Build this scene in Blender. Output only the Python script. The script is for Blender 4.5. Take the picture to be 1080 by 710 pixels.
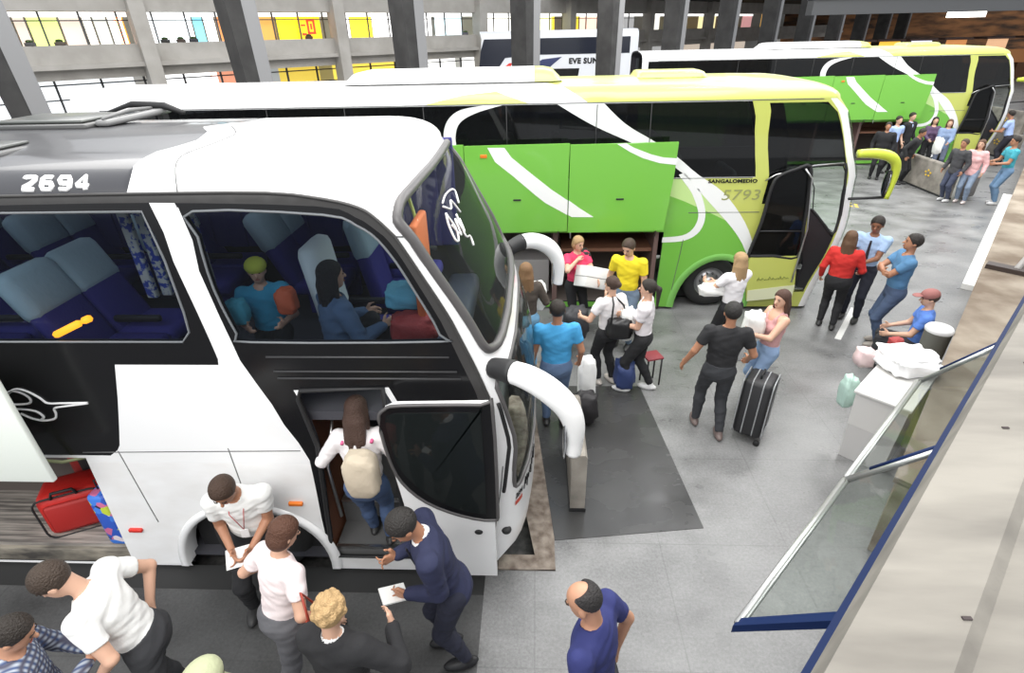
import bpy, bmesh, math, random
import numpy as np
from mathutils import Vector, Matrix
from mathutils.geometry import delaunay_2d_cdt
for o in list(bpy.data.objects): bpy.data.objects.remove(o, do_unlink=True)
SC = bpy.context.scene
COL = SC.collection
PI = math.pi
random.seed(7)
# ------------------------------------------------------------ camera
CAM_H = 4.328
cam = bpy.data.cameras.new('camera'); camo = bpy.data.objects.new('camera', cam); COL.objects.link(camo)
cam.lens = 570.7*36/1080; cam.sensor_width = 36; cam.clip_start = .05; cam.clip_end = 300
_A = Vector((0.99910215, 0.03722472, -0.0202292)); _B = Vector((-6.98743786e-04, 4.91897097e-01, 8.70653064e-01)); _F = Vector((-0.0423605, 0.86985721, -0.49148146))
M = Matrix(((_A.x, _B.x, -_F.x, 0), (_A.y, _B.y, -_F.y, 0), (_A.z, _B.z, -_F.z, CAM_H), (0, 0, 0, 1)))
camo.matrix_world = M
SC.camera = camo
# ------------------------------------------------------------ light
SC.view_settings.view_transform = 'Standard'; SC.view_settings.look = 'None'
SC.view_settings.gamma = 1; SC.view_settings.use_curve_mapping = False
SC.view_settings.exposure = 0.68
W = bpy.data.worlds.new('world'); SC.world = W; W.use_nodes = True
W.node_tree.nodes['Background'].inputs[0].default_value = (.93, .96, 1, 1)
W.node_tree.nodes['Background'].inputs[1].default_value = .80
def area(name, loc, sx, sy, power, rot=(0, 0, 0), col=(1, .985, .95)):
    l = bpy.data.lights.new(name, 'AREA'); l.shape = 'RECTANGLE'; l.size = sx; l.size_y = sy; l.energy = power; l.color = col
    o = bpy.data.objects.new(name, l); COL.objects.link(o); o.location = loc; o.rotation_euler = rot
    return o
area('skylight_over_bays', (1, 6, 11), 9, 9, 800)
area('skylight_over_hall', (11, 15, 11), 10, 12, 1150)
area('skylight_over_far_bays', (-8, 14, 11), 10, 12, 1000)
area('lamps_over_near_platform', (-2.5, -3.5, 8.6), 9, 4, 520, (math.radians(38), 0, 0))  # unseen fill light added to brighten the near coach side
area('skylight_over_far_hall', (4, 25, 8.4), 16, 5, 700)
# ------------------------------------------------------------ materials
_m = {}
def mat(name, col, rough=.5, metal=0., emit=None, es=1., alpha=1., bump=0., bscale=60., coat=0., spec=.5):
    if name in _m: return _m[name]
    m = bpy.data.materials.new(name); m.use_nodes = True; nt = m.node_tree; b = nt.nodes['Principled BSDF']
    b.inputs['Base Color'].default_value = (*col, 1); b.inputs['Roughness'].default_value = rough; b.inputs['Metallic'].default_value = metal
    b.inputs['Coat Weight'].default_value = coat; b.inputs['Specular IOR Level'].default_value = spec
    if emit: b.inputs['Emission Color'].default_value = (*emit, 1); b.inputs['Emission Strength'].default_value = es
    b.inputs['Alpha'].default_value = alpha
    if bump:
        tc = nt.nodes.new('ShaderNodeTexCoord'); n = nt.nodes.new('ShaderNodeTexNoise'); n.inputs['Scale'].default_value = bscale; n.inputs['Detail'].default_value = 4
        bp = nt.nodes.new('ShaderNodeBump'); bp.inputs['Strength'].default_value = bump; bp.inputs['Distance'].default_value = .02
        nt.links.new(tc.outputs['Object'], n.inputs['Vector']); nt.links.new(n.outputs['Fac'], bp.inputs['Height']); nt.links.new(bp.outputs['Normal'], b.inputs['Normal'])
    _m[name] = m; return m
def noisemat(name, c1, c2, scale, rough=.6, detail=6, bump=.1, stretch=(1, 1, 1), c3=None, rot=0., r2=None, lo=.35, hi=.65):
    if name in _m: return _m[name]
    m = bpy.data.materials.new(name); m.use_nodes = True; nt = m.node_tree; b = nt.nodes['Principled BSDF']; L = nt.links
    tc = nt.nodes.new('ShaderNodeTexCoord'); mp = nt.nodes.new('ShaderNodeMapping'); mp.inputs['Scale'].default_value = stretch; mp.inputs['Rotation'].default_value = (0, 0, rot)
    n = nt.nodes.new('ShaderNodeTexNoise'); n.inputs['Scale'].default_value = scale; n.inputs['Detail'].default_value = detail
    r = nt.nodes.new('ShaderNodeValToRGB'); r.color_ramp.elements[0].position = lo; r.color_ramp.elements[1].position = hi
    r.color_ramp.elements[0].color = (*c1, 1); r.color_ramp.elements[1].color = (*c2, 1)
    L.new(tc.outputs['Object'], mp.inputs['Vector']); L.new(mp.outputs['Vector'], n.inputs['Vector']); L.new(n.outputs['Fac'], r.inputs['Fac'])
    L.new(r.outputs['Color'], b.inputs['Base Color']); b.inputs['Roughness'].default_value = rough
    bp = nt.nodes.new('ShaderNodeBump'); bp.inputs['Strength'].default_value = bump; bp.inputs['Distance'].default_value = .01
    L.new(n.outputs['Fac'], bp.inputs['Height']); L.new(bp.outputs['Normal'], b.inputs['Normal'])
    if r2 is not None:
        mr = nt.nodes.new('ShaderNodeMapRange'); mr.inputs[3].default_value = rough; mr.inputs[4].default_value = r2
        L.new(n.outputs['Fac'], mr.inputs[0]); L.new(mr.outputs[0], b.inputs['Roughness'])
    _m[name] = m; return m
def glassmat(name, tint, trans, rough=.03, spec=.5):
    """window glass: tinted see-through film with a glossy surface"""
    if name in _m: return _m[name]
    m = bpy.data.materials.new(name); m.use_nodes = True; nt = m.node_tree; L = nt.links
    b = nt.nodes['Principled BSDF']; out = nt.nodes['Material Output']
    b.inputs['Base Color'].default_value = (*[c*.06 for c in tint], 1); b.inputs['Roughness'].default_value = rough; b.inputs['Specular IOR Level'].default_value = spec
    tr = nt.nodes.new('ShaderNodeBsdfTransparent'); tr.inputs[0].default_value = (*tint, 1)
    lw = nt.nodes.new('ShaderNodeLayerWeight'); fr = nt.nodes.new('ShaderNodeMath'); fr.operation = 'POWER'; fr.inputs[1].default_value = 5.5
    L.new(lw.outputs['Facing'], fr.inputs[0])
    mx = nt.nodes.new('ShaderNodeMixShader')
    mr = nt.nodes.new('ShaderNodeMapRange'); mr.inputs[3].default_value = 1-trans; mr.inputs[4].default_value = 1.
    L.new(fr.outputs[0], mr.inputs[0]); L.new(mr.outputs[0], mx.inputs[0]); L.new(tr.outputs[0], mx.inputs[1]); L.new(b.outputs[0], mx.inputs[2]); L.new(mx.outputs[0], out.inputs[0])
    _m[name] = m; return m
# ------------------------------------------------------------ object helpers
def tag(o, label=None, cat=None, group=None, kind=None):
    if label: o['label'] = label
    if cat: o['category'] = cat
    if group: o['group'] = group
    if kind: o['kind'] = kind
    return o
def empty(name, loc=(0, 0, 0), rz=0., label=None, cat=None, group=None):
    o = bpy.data.objects.new(name, None); COL.objects.link(o); o.location = loc; o.rotation_euler = (0, 0, rz); o.empty_display_size = .1
    return tag(o, label, cat, group)
def link(name, me, m=None, parent=None, loc=None, smooth=None):
    if m is not None:
        for x in (m if isinstance(m, (list, tuple)) else [m]): me.materials.append(x)
    o = bpy.data.objects.new(name, me); COL.objects.link(o)
    if parent is not None: o.parent = parent
    if loc: o.location = loc
    return o
def copy_tree(o, parent=None):
    c = o.copy(); COL.objects.link(c); c.parent = parent
    for ch in list(o.children): copy_tree(ch, c)
    return c
class MB:
    """collects shapes into one mesh"""
    def __init__(s): s.v = []; s.f = []; s.mi = []; s.sm = []
    def add(s, v, f, mi=0, sm=False):
        n = len(s.v); s.v += [tuple(p) for p in v]; s.f += [tuple(i+n for i in q) for q in f]; s.mi += [mi]*len(f); s.sm += [sm]*len(f); return s
    def box(s, x0, x1, y0, y1, z0, z1, bev=0., mi=0, M=None):
        bm = bmesh.new(); bmesh.ops.create_cube(bm, size=1)
        for v in bm.verts: v.co = Vector((x0+(v.co.x+.5)*(x1-x0), y0+(v.co.y+.5)*(y1-y0), z0+(v.co.z+.5)*(z1-z0)))
        if bev: bmesh.ops.bevel(bm, geom=bm.edges[:], offset=bev, segments=2, profile=.5, affect='EDGES')
        vs = [(M @ v.co if M else v.co.copy()) for v in bm.verts]; bm.verts.index_update()
        s.add(vs, [[v.index for v in f.verts] for f in bm.faces], mi, bool(bev)); bm.free(); return s
    def tube(s, pts, r, n=8, closed=False, mi=0, caps=True):
        pts = [Vector(p) for p in pts]; N = len(pts); rs = r if isinstance(r, (list, tuple)) else [r]*N
        vs = []; up = None
        for i, p in enumerate(pts):
            a = pts[(i-1) % N] if (i or closed) else pts[0]; b = pts[(i+1) % N] if (i < N-1 or closed) else pts[-1]
            t = (b-a).normalized()
            if up is None: up = Vector((0, 0, 1)) if abs(t.z) < .9 else Vector((1, 0, 0))
            u = (up - t*up.dot(t)); u = u.normalized() if u.length > 1e-6 else t.orthogonal().normalized(); up = u; w = t.cross(u)
            for k in range(n):
                an = 2*PI*k/n; vs.append(p+(u*math.cos(an)+w*math.sin(an))*rs[i])
        fs = []
        for i in range(N if closed else N-1):
            for k in range(n):
                a = i*n+k; b = i*n+(k+1) % n; c = ((i+1) % N)*n+(k+1) % n; d = ((i+1) % N)*n+k; fs.append((a, b, c, d))
        if caps and not closed: fs += [tuple(range(n))[::-1], tuple((N-1)*n+k for k in range(n))]
        return s.add(vs, fs, mi, True)
    def prism(s, poly, d, mi=0):
        """poly: 3D planar points, extruded by vector d"""
        n = len(poly); d = Vector(d); vs = [Vector(p) for p in poly]+[Vector(p)+d for p in poly]
        return s.add(vs, [tuple(range(n))[::-1], tuple(range(n, 2*n))]+[(i, (i+1) % n, n+(i+1) % n, n+i) for i in range(n)], mi)
    def lathe(s, prof, n=24, M=None, mi=0, sm=True):
        vs = []; N = len(prof)
        for k in range(n):
            a = 2*PI*k/n
            for r, z in prof:
                p = Vector((r*math.cos(a), r*math.sin(a), z)); vs.append(M @ p if M else p)
        fs = [(k*N+i, ((k+1) % n)*N+i, ((k+1) % n)*N+i+1, k*N+i+1) for k in range(n) for i in range(N-1)]
        return s.add(vs, fs, mi, sm)
    def ell(s, c, r, M=None, n=12, mi=0):
        vs = []; fs = []; c = Vector(c)
        for i in range(n+1):
            th = PI*i/n
            for k in range(2*n):
                a = PI*k/n; p = Vector((r[0]*math.sin(th)*math.cos(a), r[1]*math.sin(th)*math.sin(a), r[2]*math.cos(th)))
                vs.append((M @ p if M else p)+c)
        for i in range(n):
            for k in range(2*n): fs.append((i*2*n+k, (i+1)*2*n+k, (i+1)*2*n+(k+1) % (2*n), i*2*n+(k+1) % (2*n)))
        return s.add(vs, fs, mi, True)
    def build(s, name, m=None, parent=None, loc=None):
        me = bpy.data.meshes.new(name); me.from_pydata(s.v, [], s.f); me.update()
        if m is not None:
            for x in (m if isinstance(m, (list, tuple)) else [m]): me.materials.append(x)
            me.polygons.foreach_set('material_index', s.mi)
        me.polygons.foreach_set('use_smooth', s.sm)
        bm = bmesh.new(); bm.from_mesh(me); bmesh.ops.delete(bm, geom=[v for v in bm.verts if not v.link_faces], context='VERTS'); bmesh.ops.remove_doubles(bm, verts=bm.verts, dist=1e-5); bmesh.ops.recalc_face_normals(bm, faces=bm.faces); bm.to_mesh(me); bm.free()
        return link(name, me, None, parent, loc)
def crv(pts, n=6, closed=False):
    """Catmull-Rom through points (any dimension)"""
    P = [np.array(p, float) for p in pts]; N = len(P); out = []
    for i in range(N if closed else N-1):
        p0 = P[(i-1) % N] if (closed or i) else P[0]; p1 = P[i]; p2 = P[(i+1) % N]; p3 = P[(i+2) % N] if (closed or i < N-2) else P[-1]
        for k in range(n):
            t = k/n; out.append(tuple(.5*((2*p1)+(-p0+p2)*t+(2*p0-5*p1+4*p2-p3)*t*t+(-p0+3*p1-3*p2+p3)*t**3)))
    if not closed: out.append(tuple(P[-1]))
    return out
def textmesh(txt, size, ext=.004, bold=0., shear=0., space=1.):
    """flat extruded lettering lying in the XY plane, returns (verts, faces)"""
    c = bpy.data.curves.new('t', 'FONT'); c.body = txt; c.size = size; c.extrude = ext; c.offset = bold; c.shear = shear; c.space_character = space; c.resolution_u = 3
    o = bpy.data.objects.new('t', c); COL.objects.link(o); dg = bpy.context.evaluated_depsgraph_get(); me = bpy.data.meshes.new_from_object(o.evaluated_get(dg))
    v = [tuple(p.co) for p in me.vertices]; f = [tuple(p.vertices) for p in me.polygons]
    bpy.data.objects.remove(o); bpy.data.curves.remove(c); bpy.data.meshes.remove(me); return v, f
E45 = Vector((1, 1, 0)).normalized(); N45 = Vector((-1, 1, 0)).normalized()
def sn(s, n, z=0.): return E45*s+N45*n+Vector((0, 0, z))
# ------------------------------------------------------------ floor, bays, walls
def granite(name, base, amp, rough, joint=1.2, dark=.85):
    m = bpy.data.materials.new(name); m.use_nodes = True; nt = m.node_tree; L = nt.links; b = nt.nodes['Principled BSDF']
    tc = nt.nodes.new('ShaderNodeTexCoord'); n1 = nt.nodes.new('ShaderNodeTexNoise'); n1.inputs['Scale'].default_value = .9; n1.inputs['Detail'].default_value = 5
    n2 = nt.nodes.new('ShaderNodeTexNoise'); n2.inputs['Scale'].default_value = 38; n2.inputs['Detail'].default_value = 5; n2.inputs['Roughness'].default_value = .8
    mp = nt.nodes.new('ShaderNodeMapping'); mp.inputs['Rotation'].default_value = (0, 0, .12); mp.inputs['Scale'].default_value = (.7, 1.0, 1)
    n3 = nt.nodes.new('ShaderNodeTexNoise'); n3.inputs['Scale'].default_value = 2.2; n3.inputs['Detail'].default_value = 6
    br = nt.nodes.new('ShaderNodeTexBrick'); br.inputs['Scale'].default_value = 1; br.offset = 0; br.inputs['Brick Width'].default_value = joint; br.inputs['Row Height'].default_value = joint; br.inputs['Mortar Size'].default_value = .006
    br.inputs['Color1'].default_value = (1, 1, 1, 1); br.inputs['Color2'].default_value = (dark+.07, dark+.07, dark+.07, 1); br.inputs['Mortar'].default_value = (.82, .82, .82, 1)
    L.new(tc.outputs['Object'], n1.inputs['Vector']); L.new(tc.outputs['Object'], n2.inputs['Vector']); L.new(tc.outputs['Object'], mp.inputs[0]); L.new(mp.outputs[0], n3.inputs['Vector']); L.new(tc.outputs['Object'], br.inputs['Vector'])
    def mth(op, a, b_):
        x = nt.nodes.new('ShaderNodeMath'); x.operation = op
        for i, v in enumerate((a, b_)):
            if isinstance(v, (int, float)): x.inputs[i].default_value = v
            else: L.new(v, x.inputs[i])
        return x.outputs[0]
    s = mth('ADD', mth('MULTIPLY', n1.outputs['Fac'], amp), mth('ADD', mth('MULTIPLY', n2.outputs['Fac'], amp*1.3), mth('MULTIPLY', n3.outputs['Fac'], amp*1.2)))
    v = mth('MULTIPLY', mth('ADD', s, base-amp*1.75), 1.)
    mx = nt.nodes.new('ShaderNodeMixRGB'); mx.blend_type = 'MULTIPLY'; mx.inputs[0].default_value = 1
    cb = nt.nodes.new('ShaderNodeCombineColor')
    for i in range(3): L.new(v, cb.inputs[i])
    L.new(cb.outputs[0], mx.inputs[1]); L.new(br.outputs['Color'], mx.inputs[2]); L.new(mx.outputs[0], b.inputs['Base Color'])
    mr = nt.nodes.new('ShaderNodeMapRange'); mr.inputs[1].default_value = .35; mr.inputs[2].default_value = .65; mr.inputs[3].default_value = rough; mr.inputs[4].default_value = rough+.2; L.new(n3.outputs['Fac'], mr.inputs[0]); L.new(mr.outputs[0], b.inputs['Roughness'])
    return m
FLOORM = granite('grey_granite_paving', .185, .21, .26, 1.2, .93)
DARKF = granite('dark_worn_paving', .062, .075, .45)  # darker grey paving for the left part of the floor
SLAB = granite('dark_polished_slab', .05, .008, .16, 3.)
CONC = noisemat('raw_concrete', (.17, .155, .135), (.34, .31, .27), 3, .85, bump=.3)
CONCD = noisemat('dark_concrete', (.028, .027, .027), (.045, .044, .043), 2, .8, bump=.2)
CONCL = noisemat('pale_concrete', (.36, .34, .31), (.44, .42, .39), 1.2, .8, bump=.1)
KERB = noisemat('worn_kerb', (.12, .09, .07), (.28, .24, .2), 9, .8)
ASPH = noisemat('bay_asphalt', (.03, .03, .03), (.075, .072, .07), 14, .7)
def struct(o): o['kind'] = 'structure'; return o
X0, X1, Y1 = -30, 75, 75
fl = MB()
def slab(mb, x0, x1, y0, y1, z=0., d=.3): mb.box(x0, x1, y0, y1, z-d, z)
slab(fl, -.45, X1, -12, 3.28); slab(fl, .19, X1, 3.28, 6.9); slab(fl, X0, X1, 6.9, Y1)
struct(fl.build('floor', FLOORM))
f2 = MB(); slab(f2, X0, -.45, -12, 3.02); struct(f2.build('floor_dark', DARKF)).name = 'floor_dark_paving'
tr = MB(); slab(tr, X0, -.34, 3.02, 3.28, -.012); struct(tr.build('trim_1', mat('black_rubber_edge', (.02, .02, .02), .7)))  # plain dark strip in the floor along the coach side
pit = MB(); pit.box(X0, .19, 3.28, 6.9, -.5, -.2); struct(pit.build('floor_bay', ASPH))
kb = MB(); kb.prism([(.19, 3.28, -.25), (-.02, 4.53, -.25), (-.36, 6.9, -.25), (.19, 6.9, -.25)], (0, 0, .252)); kb.prism([(-.36, 6.9, .004), (-.02, 4.53, .004), (.19, 3.28, .004), (.03, 3.28, .004), (-.20, 4.52, .004), (-.52, 6.9, .004)], (0, 0, .012))
struct(kb.build('floor_platform_end', KERB))
kb = MB(); kb.box(-.34, .19, 3.28, 3.44, -.25, .015); struct(kb.build('trim_2', KERB))
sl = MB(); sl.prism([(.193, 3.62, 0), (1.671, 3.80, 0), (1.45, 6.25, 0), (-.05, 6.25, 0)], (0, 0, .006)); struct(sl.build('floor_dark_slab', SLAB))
LINE = mat('worn_white_line', (.62, .62, .6), .5)
ln = MB(); ln.prism([(5.52, 8.70, 0), (5.60, 8.66, 0), (4.80, 7.56, 0), (4.72, 7.60, 0)], (0, 0, .004))
tag(ln.build('floor_line', LINE), 'short white line painted on the floor beside the woman in the red top', 'floor marking')
def wedge(s, n): return sn(s, n)
def wn(s): return .32+.0817*(s-4.8)
ln = MB(); ln.prism([sn(12.3, wn(12.3)+.02), sn(20.3, wn(20.3)+.02), sn(20.3, wn(20.3)+.22), sn(12.3, wn(12.3)+.20)], (0, 0, .10))
tag(ln.build('kerb_line', mat('white_kerb_paint', (.8, .8, .78), .5)), 'long white kerb running along the foot of the low concrete wall', 'kerb')
yl = MB()
for k in range(5):
    a = 2*PI*k/5; yl.prism([(8.66+.05*math.cos(a+t)+.11*math.cos(a), 15.0+.09*math.sin(a+t)+.2*math.sin(a), 0) for t in (0, 1.5, 3, 4.5)], (0, 0, .004))
tag(yl.build('yellow_floor_mark', mat('yellow_paint', (.75, .5, .05), .5)), 'small yellow mark painted on the floor beyond the yellow mirror', 'floor marking')
# low wall on the right
lw_ = MB(); a0, a1 = 4.75, 60
lw_.prism([sn(a0, wn(a0)), sn(a1, wn(a1)), sn(a1, wn(a1)-.75), sn(a0, wn(a0)-.75)], (0, 0, .86))
lw_.prism([sn(a0, wn(a0)+.03, .84), sn(a1, wn(a1)+.03, .84), sn(a1, wn(a1)-.8, .84), sn(a0, wn(a0)-.8, .84)], (0, 0, .06))
struct(lw_.build('wall_right', noisemat('stained_concrete', (.16, .12, .085), (.34, .29, .23), 1.6, .85, bump=.3, stretch=(1, 1, 3))))
br_ = empty('wall_bracket', sn(11.0, .55, .9), 0, 'dark metal bracket bar lying across the top of the low concrete wall', 'bracket')
MB().prism([sn(-.1, .27), sn(.1, .27), sn(.1, -.33), sn(-.1, -.33)], (0, 0, .07)).build('bracket_bar', mat('dark_bronze', (.05, .035, .03), .5), br_)
MB().tube([sn(0, -.1, .05), sn(1.6, -.25, .35), sn(3.2, -.4, .5)], .05, 6).build('bracket_rail', mat('pale_rail', (.4, .38, .36), .4), br_)
# near parapet and gallery floor
pp = MB(); pr_ = [(.045, 2.55), (.032, 3.70), (.02, 3.75), (-.07, 3.75), (-.085, 3.735), (-.36, 3.735), (-.36, 2.75), (-.36, 2.55)]
pa = [sn(-2.5, n_, z_) for n_, z_ in pr_]; pp.prism(pa, E45*18)
struct(pp.build('wall_gallery_parapet', noisemat('parapet_concrete', (.13, .12, .105), (.22, .205, .178), 5, .8, bump=.25, stretch=(.5, 2.6, 2.6), rot=PI/4)))
for s_, n_ in ((2.2, -.02), (1.75, -.03), (1.02, -.065)):
    c_ = sn(s_*.6, n_, 3.7515); MB().box(c_.x-.005, c_.x+.005, c_.y-.002, c_.y+.002, c_.z-.002, c_.z+.0005).build('x', RUBBER0 if False else mat('pit_hole', (.04, .03, .03), .9)).name = 'concrete_chip'
for o in COL.objects:
    if o.name.startswith('concrete_chip'): o['kind'] = 'structure'
gf = MB(); gf.prism([sn(-2.5, -.36, 2.55), sn(15.5, -.36, 2.55), sn(15.5, -4, 2.55), sn(-2.5, -4, 2.55)], (0, 0, .2)); struct(gf.build('floor_gallery', CONC))
BLUE = mat('navy_blue_steel', (.008, .02, .075), .5, spec=.12)
ALU = mat('pale_aluminium', (.50, .50, .49), .35, .7)
bb = MB(); bb.prism([sn(-1, .045, 2.72), sn(-1, .09, 2.72), sn(-1, .09, 2.90), sn(-1, .045, 2.90)], E45*9.5)
tag(bb.build('steel_beam', BLUE), 'dark blue steel beam fixed along the gallery parapet under its edge', 'beam')
def awning(s0, s1, label, blue_start):
    r = empty('glass_awning', sn(s0, .08, 2.88), 0, label, 'glass awning', 'tilted glass awning bays under the parapet')
    D = Vector((0, 0, 0)); out = N45*.25+Vector((0, 0, -.365))+E45*.053; w = E45*(s1-s0)
    MB().tube([out, out+w], .016, 8).tube([out+Vector((0, 0, .02))+N45*-.014, out+w+Vector((0, 0, .02))+N45*-.014], .007, 6).build('outer_rail', ALU, r)
    if blue_start: MB().prism([E45*-.02+Vector((0, 0, -.02)), E45*-.02+out*1.04+Vector((0, 0, -.02)), E45*-.02+out*1.04+Vector((0, 0, .018)), E45*-.02+Vector((0, 0, .018))], E45*.04).build('side_bar', BLUE, r)
    else: MB().tube([Vector((0, 0, 0)), out], .009, 6).build('side_bar', ALU, r)
    MB().tube([w-E45*.012, w-E45*.012+out], .012, 6).build('side_bar', ALU, r)
    MB().tube([w+E45*.012+Vector((0, 0, .01)), w+E45*.012+out*.7+Vector((0, 0, .01))], .011, 6).build('side_bar', BLUE, r)
    MB().tube([Vector((0, 0, 0)), w], .012, 6).build('hinge_rail', BLUE, r)
    nn = w.cross(out).normalized()*.006
    MB().prism([E45*.02, w-E45*.02, w-E45*.02+out, E45*.02+out], nn).build('glass_pane', glassmat('greenish_glass', (.95, .98, .96), .97), r)
    return r
RUBBERX = mat('black_rubber', (.015, .015, .016), .6)
awning(1.275, 2.275, 'nearest glass awning bay with a thick navy blue end bar, tilted out below the parapet', True)
awning(2.29, 3.41, 'second glass awning bay, its outer rail crossing the white trolley', False)
# barriers
def barrier(x, y0, y1, h, label, mark=True):
    r = empty('concrete_barrier', (x, (y0+y1)/2, 0), 0, label, 'concrete barrier', 'concrete bumper walls at the bay ends')
    L = (y1-y0)/2
    mb = MB(); mb.prism([(-.075, -L, .0), (.075, -L, .0), (.075, -L, h-.03), (.055, -L, h), (-.055, -L, h), (-.075, -L, h-.03)], (0, 2*L, 0)); mb.build('wall_slab', CONC, r)
    MB().box(-.085, .085, -L-.01, L+.01, 0, .05).build('base_strip', RUBBERX, r)
    if mark:
        m2 = MB()
        for k in range(5):
            a = 2*PI*k/5+.3; m2.ell((-.08, .11*math.cos(a)-L*.1, h*.58+.075*math.sin(a)), (.004, .045, .03), n=5)
        m2.build('yellow_mark', mat('yellow_paint', (.75, .5, .05), .5), r)
    return r
barrier(.435, 3.99, 5.0, .75, 'worn brown concrete barrier standing at the nose of the double-deck coach', False)
barrier(11.48, 15.45, 17.7, .85, 'concrete barrier with a yellow mark in the empty bay, people sitting and standing behind it')
barrier(16.75, 20.2, 22.3, .85, 'short concrete barrier in front of the farther lime coach')
barrier(20.6, 25.0, 27.4, .95, 'farthest concrete barrier with a yellow mark at the right edge')
# ------------------------------------------------------------ building across the hall
def fbox(mb, s0, s1, n0, n1, z0, z1): mb.prism([sn(s0, n0, z0), sn(s1, n0, z0), sn(s1, n1, z0), sn(s0, n1, z0)], (0, 0, z1-z0)); return mb
NF = 28.6
mb = MB(); fbox(mb, -40, 110, NF, NF+.25, 3.42, 4.2); fbox(mb, -40, 110, NF-.25, NF+.3, 3.38, 3.55); struct(mb.build('wall_far_gallery', CONCL))
mb = MB(); fbox(mb, -40, 110, NF, NF+.6, 5.32, 8.5); struct(mb.build('wall_far_beam', CONCL))
mb = MB(); fbox(mb, -40, 110, NF-.6, NF+6, 8.5, 9); fbox(mb, 30, 110, 20, NF, 6.2, 6.6); struct(mb.build('ceiling', CONCD))
mb = MB(); fbox(mb, -40, 110, NF+.2, NF+9, 3.0, 3.4); struct(mb.build('floor_far_gallery', CONCL))
mb = MB(); fbox(mb, -40, 110, NF+5, NF+5.3, 0, 8.5); struct(mb.build('wall_far', mat('bright_hall_wall', (.75, .75, .72), .7)))
for k, s_ in enumerate((-1.5, 6.1, 14.7, 23.9, 31.8, 41, 50)):
    mb = MB(); fbox(mb, s_-.28, s_+.28, NF-.45, NF+.3, 0, 8.5); struct(mb.build('wall_far_pier', CONCL))
def emis(name, c, e): return mat(name, c, .6, emit=c, es=e)
panes = [(0, 1.9, (.9, .55, .3), .8), (1.9, 2.2, (.75, .3, .08), .7), (2.2, 2.6, (.62, .5, .42), .9), (2.6, 3.6, (.62, .72, .2), 1.2), (3.6, 4.35, (.6, .5, .42), 1.), (4.35, 4.7, (.9, .88, .8), 1.5), (4.7, 5.2, (.55, .56, .52), 1.), (5.2, 5.75, (.95, .95, .9), 1.8), (5.4, 5.8, (.85, .33, .03), 1.),
         (6.4, 8.35, (.88, .95, .97), 1.7), (8.35, 8.8, (.2, .62, .78), 1.1), (8.8, 9.3, (.88, .94, .95), 1.7), (9.3, 9.6, (.85, .3, .1), .8), (10.2, 11.1, (.55, .25, .06), .9), (11.2, 12.0, (.6, .32, .08), .9), (12.05, 14.3, (.85, .66, .02), 1.1), (15.1, 15.9, (.95, .93, .9), 1.7), (15.9, 17.2, (.9, .72, .04), 1.1), (17.2, 19.5, (.97, .95, .93), 1.7), (19.6, 21.1, (.97, .96, .94), 1.7), (21.3, 23.3, (.68, .84, .88), 1.3),
         (24.2, 25.2, (.55, .6, .72), 1.2), (25.2, 28.2, (.95, .93, .82), 1.5), (28.7, 31.2, (.93, .93, .5), 1.4), (31.0, 31.4, (.85, .65, .05), 1.), (32.4, 33.9, (.8, .6, .05), .9), (34.0, 36.3, (.9, .62, .5), 1.), (37, 40.5, (.45, .45, .45), .6), (42, 44, (.8, .78, .7), .9), (45, 48, (.5, .5, .52), .6), (50, 53, (.85, .75, .4), .8), (54, 57, (.9, .6, .15), .7), (58, 60, (.6, .3, .3), .6), (62, 65, (.8, .45, .1), .7)]
for k, (a, b, c, e) in enumerate(panes):
    mb = MB(); fbox(mb, a+.04, b-.04, NF+.9, NF+.95, 4.0, 5.32); struct(mb.build('window_%d' % (k+1), emis('shop_light_%d' % k, c, e*.9)))
for k, (a, b, c, e) in enumerate([(-3, 5.7, (.78, .82, .84), .9), (6.5, 9.2, (.92, .92, .92), 1.3), (8.9, 10.2, (.75, .32, .2), .7), (10.4, 12.2, (.4, .42, .42), .5), (12.2, 14.4, (.7, .52, .08), .7), (15.2, 19.6, (.85, .66, .1), .8), (19.7, 23.6, (.93, .93, .9), 1.3), (24.2, 31, (.9, .9, .88), 1.2), (32, 50, (.5, .5, .5), .5), (50, 62, (.7, .6, .5), .5)]):
    mb = MB(); fbox(mb, a, b, NF+2.2, NF+2.25, 1.2, 3.0); struct(mb.build('window_%d' % (40+k), emis('lower_light_%d' % k, c, e*.9)))
mb = MB()
for s_ in np.arange(-2, 40, 1.25): fbox(mb, s_-.03, s_+.03, NF+.5, NF+.56, 4.15, 5.4)
for z_ in (5.0,): fbox(mb, -3, 40, NF+.5, NF+.54, z_, z_+.04)
for s_ in np.arange(-2, 40, 1.6): fbox(mb, s_-.04, s_+.04, NF+1.6, NF+1.68, 0, 3.2)
for z_ in (2.2, 2.75): fbox(mb, -3, 40, NF+1.6, NF+1.65, z_, z_+.05)
struct(mb.build('window_30', mat('dark_mullion', (.07, .07, .075), .5)))
mb = MB(); fbox(mb, -5, 60, NF+.86, NF+.9, 5.15, 5.32); struct(mb.build('trim_3', mat('ceiling_light_band', (.9, .9, .88), .6, emit=(.9, .9, .88), es=1.)))
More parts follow.
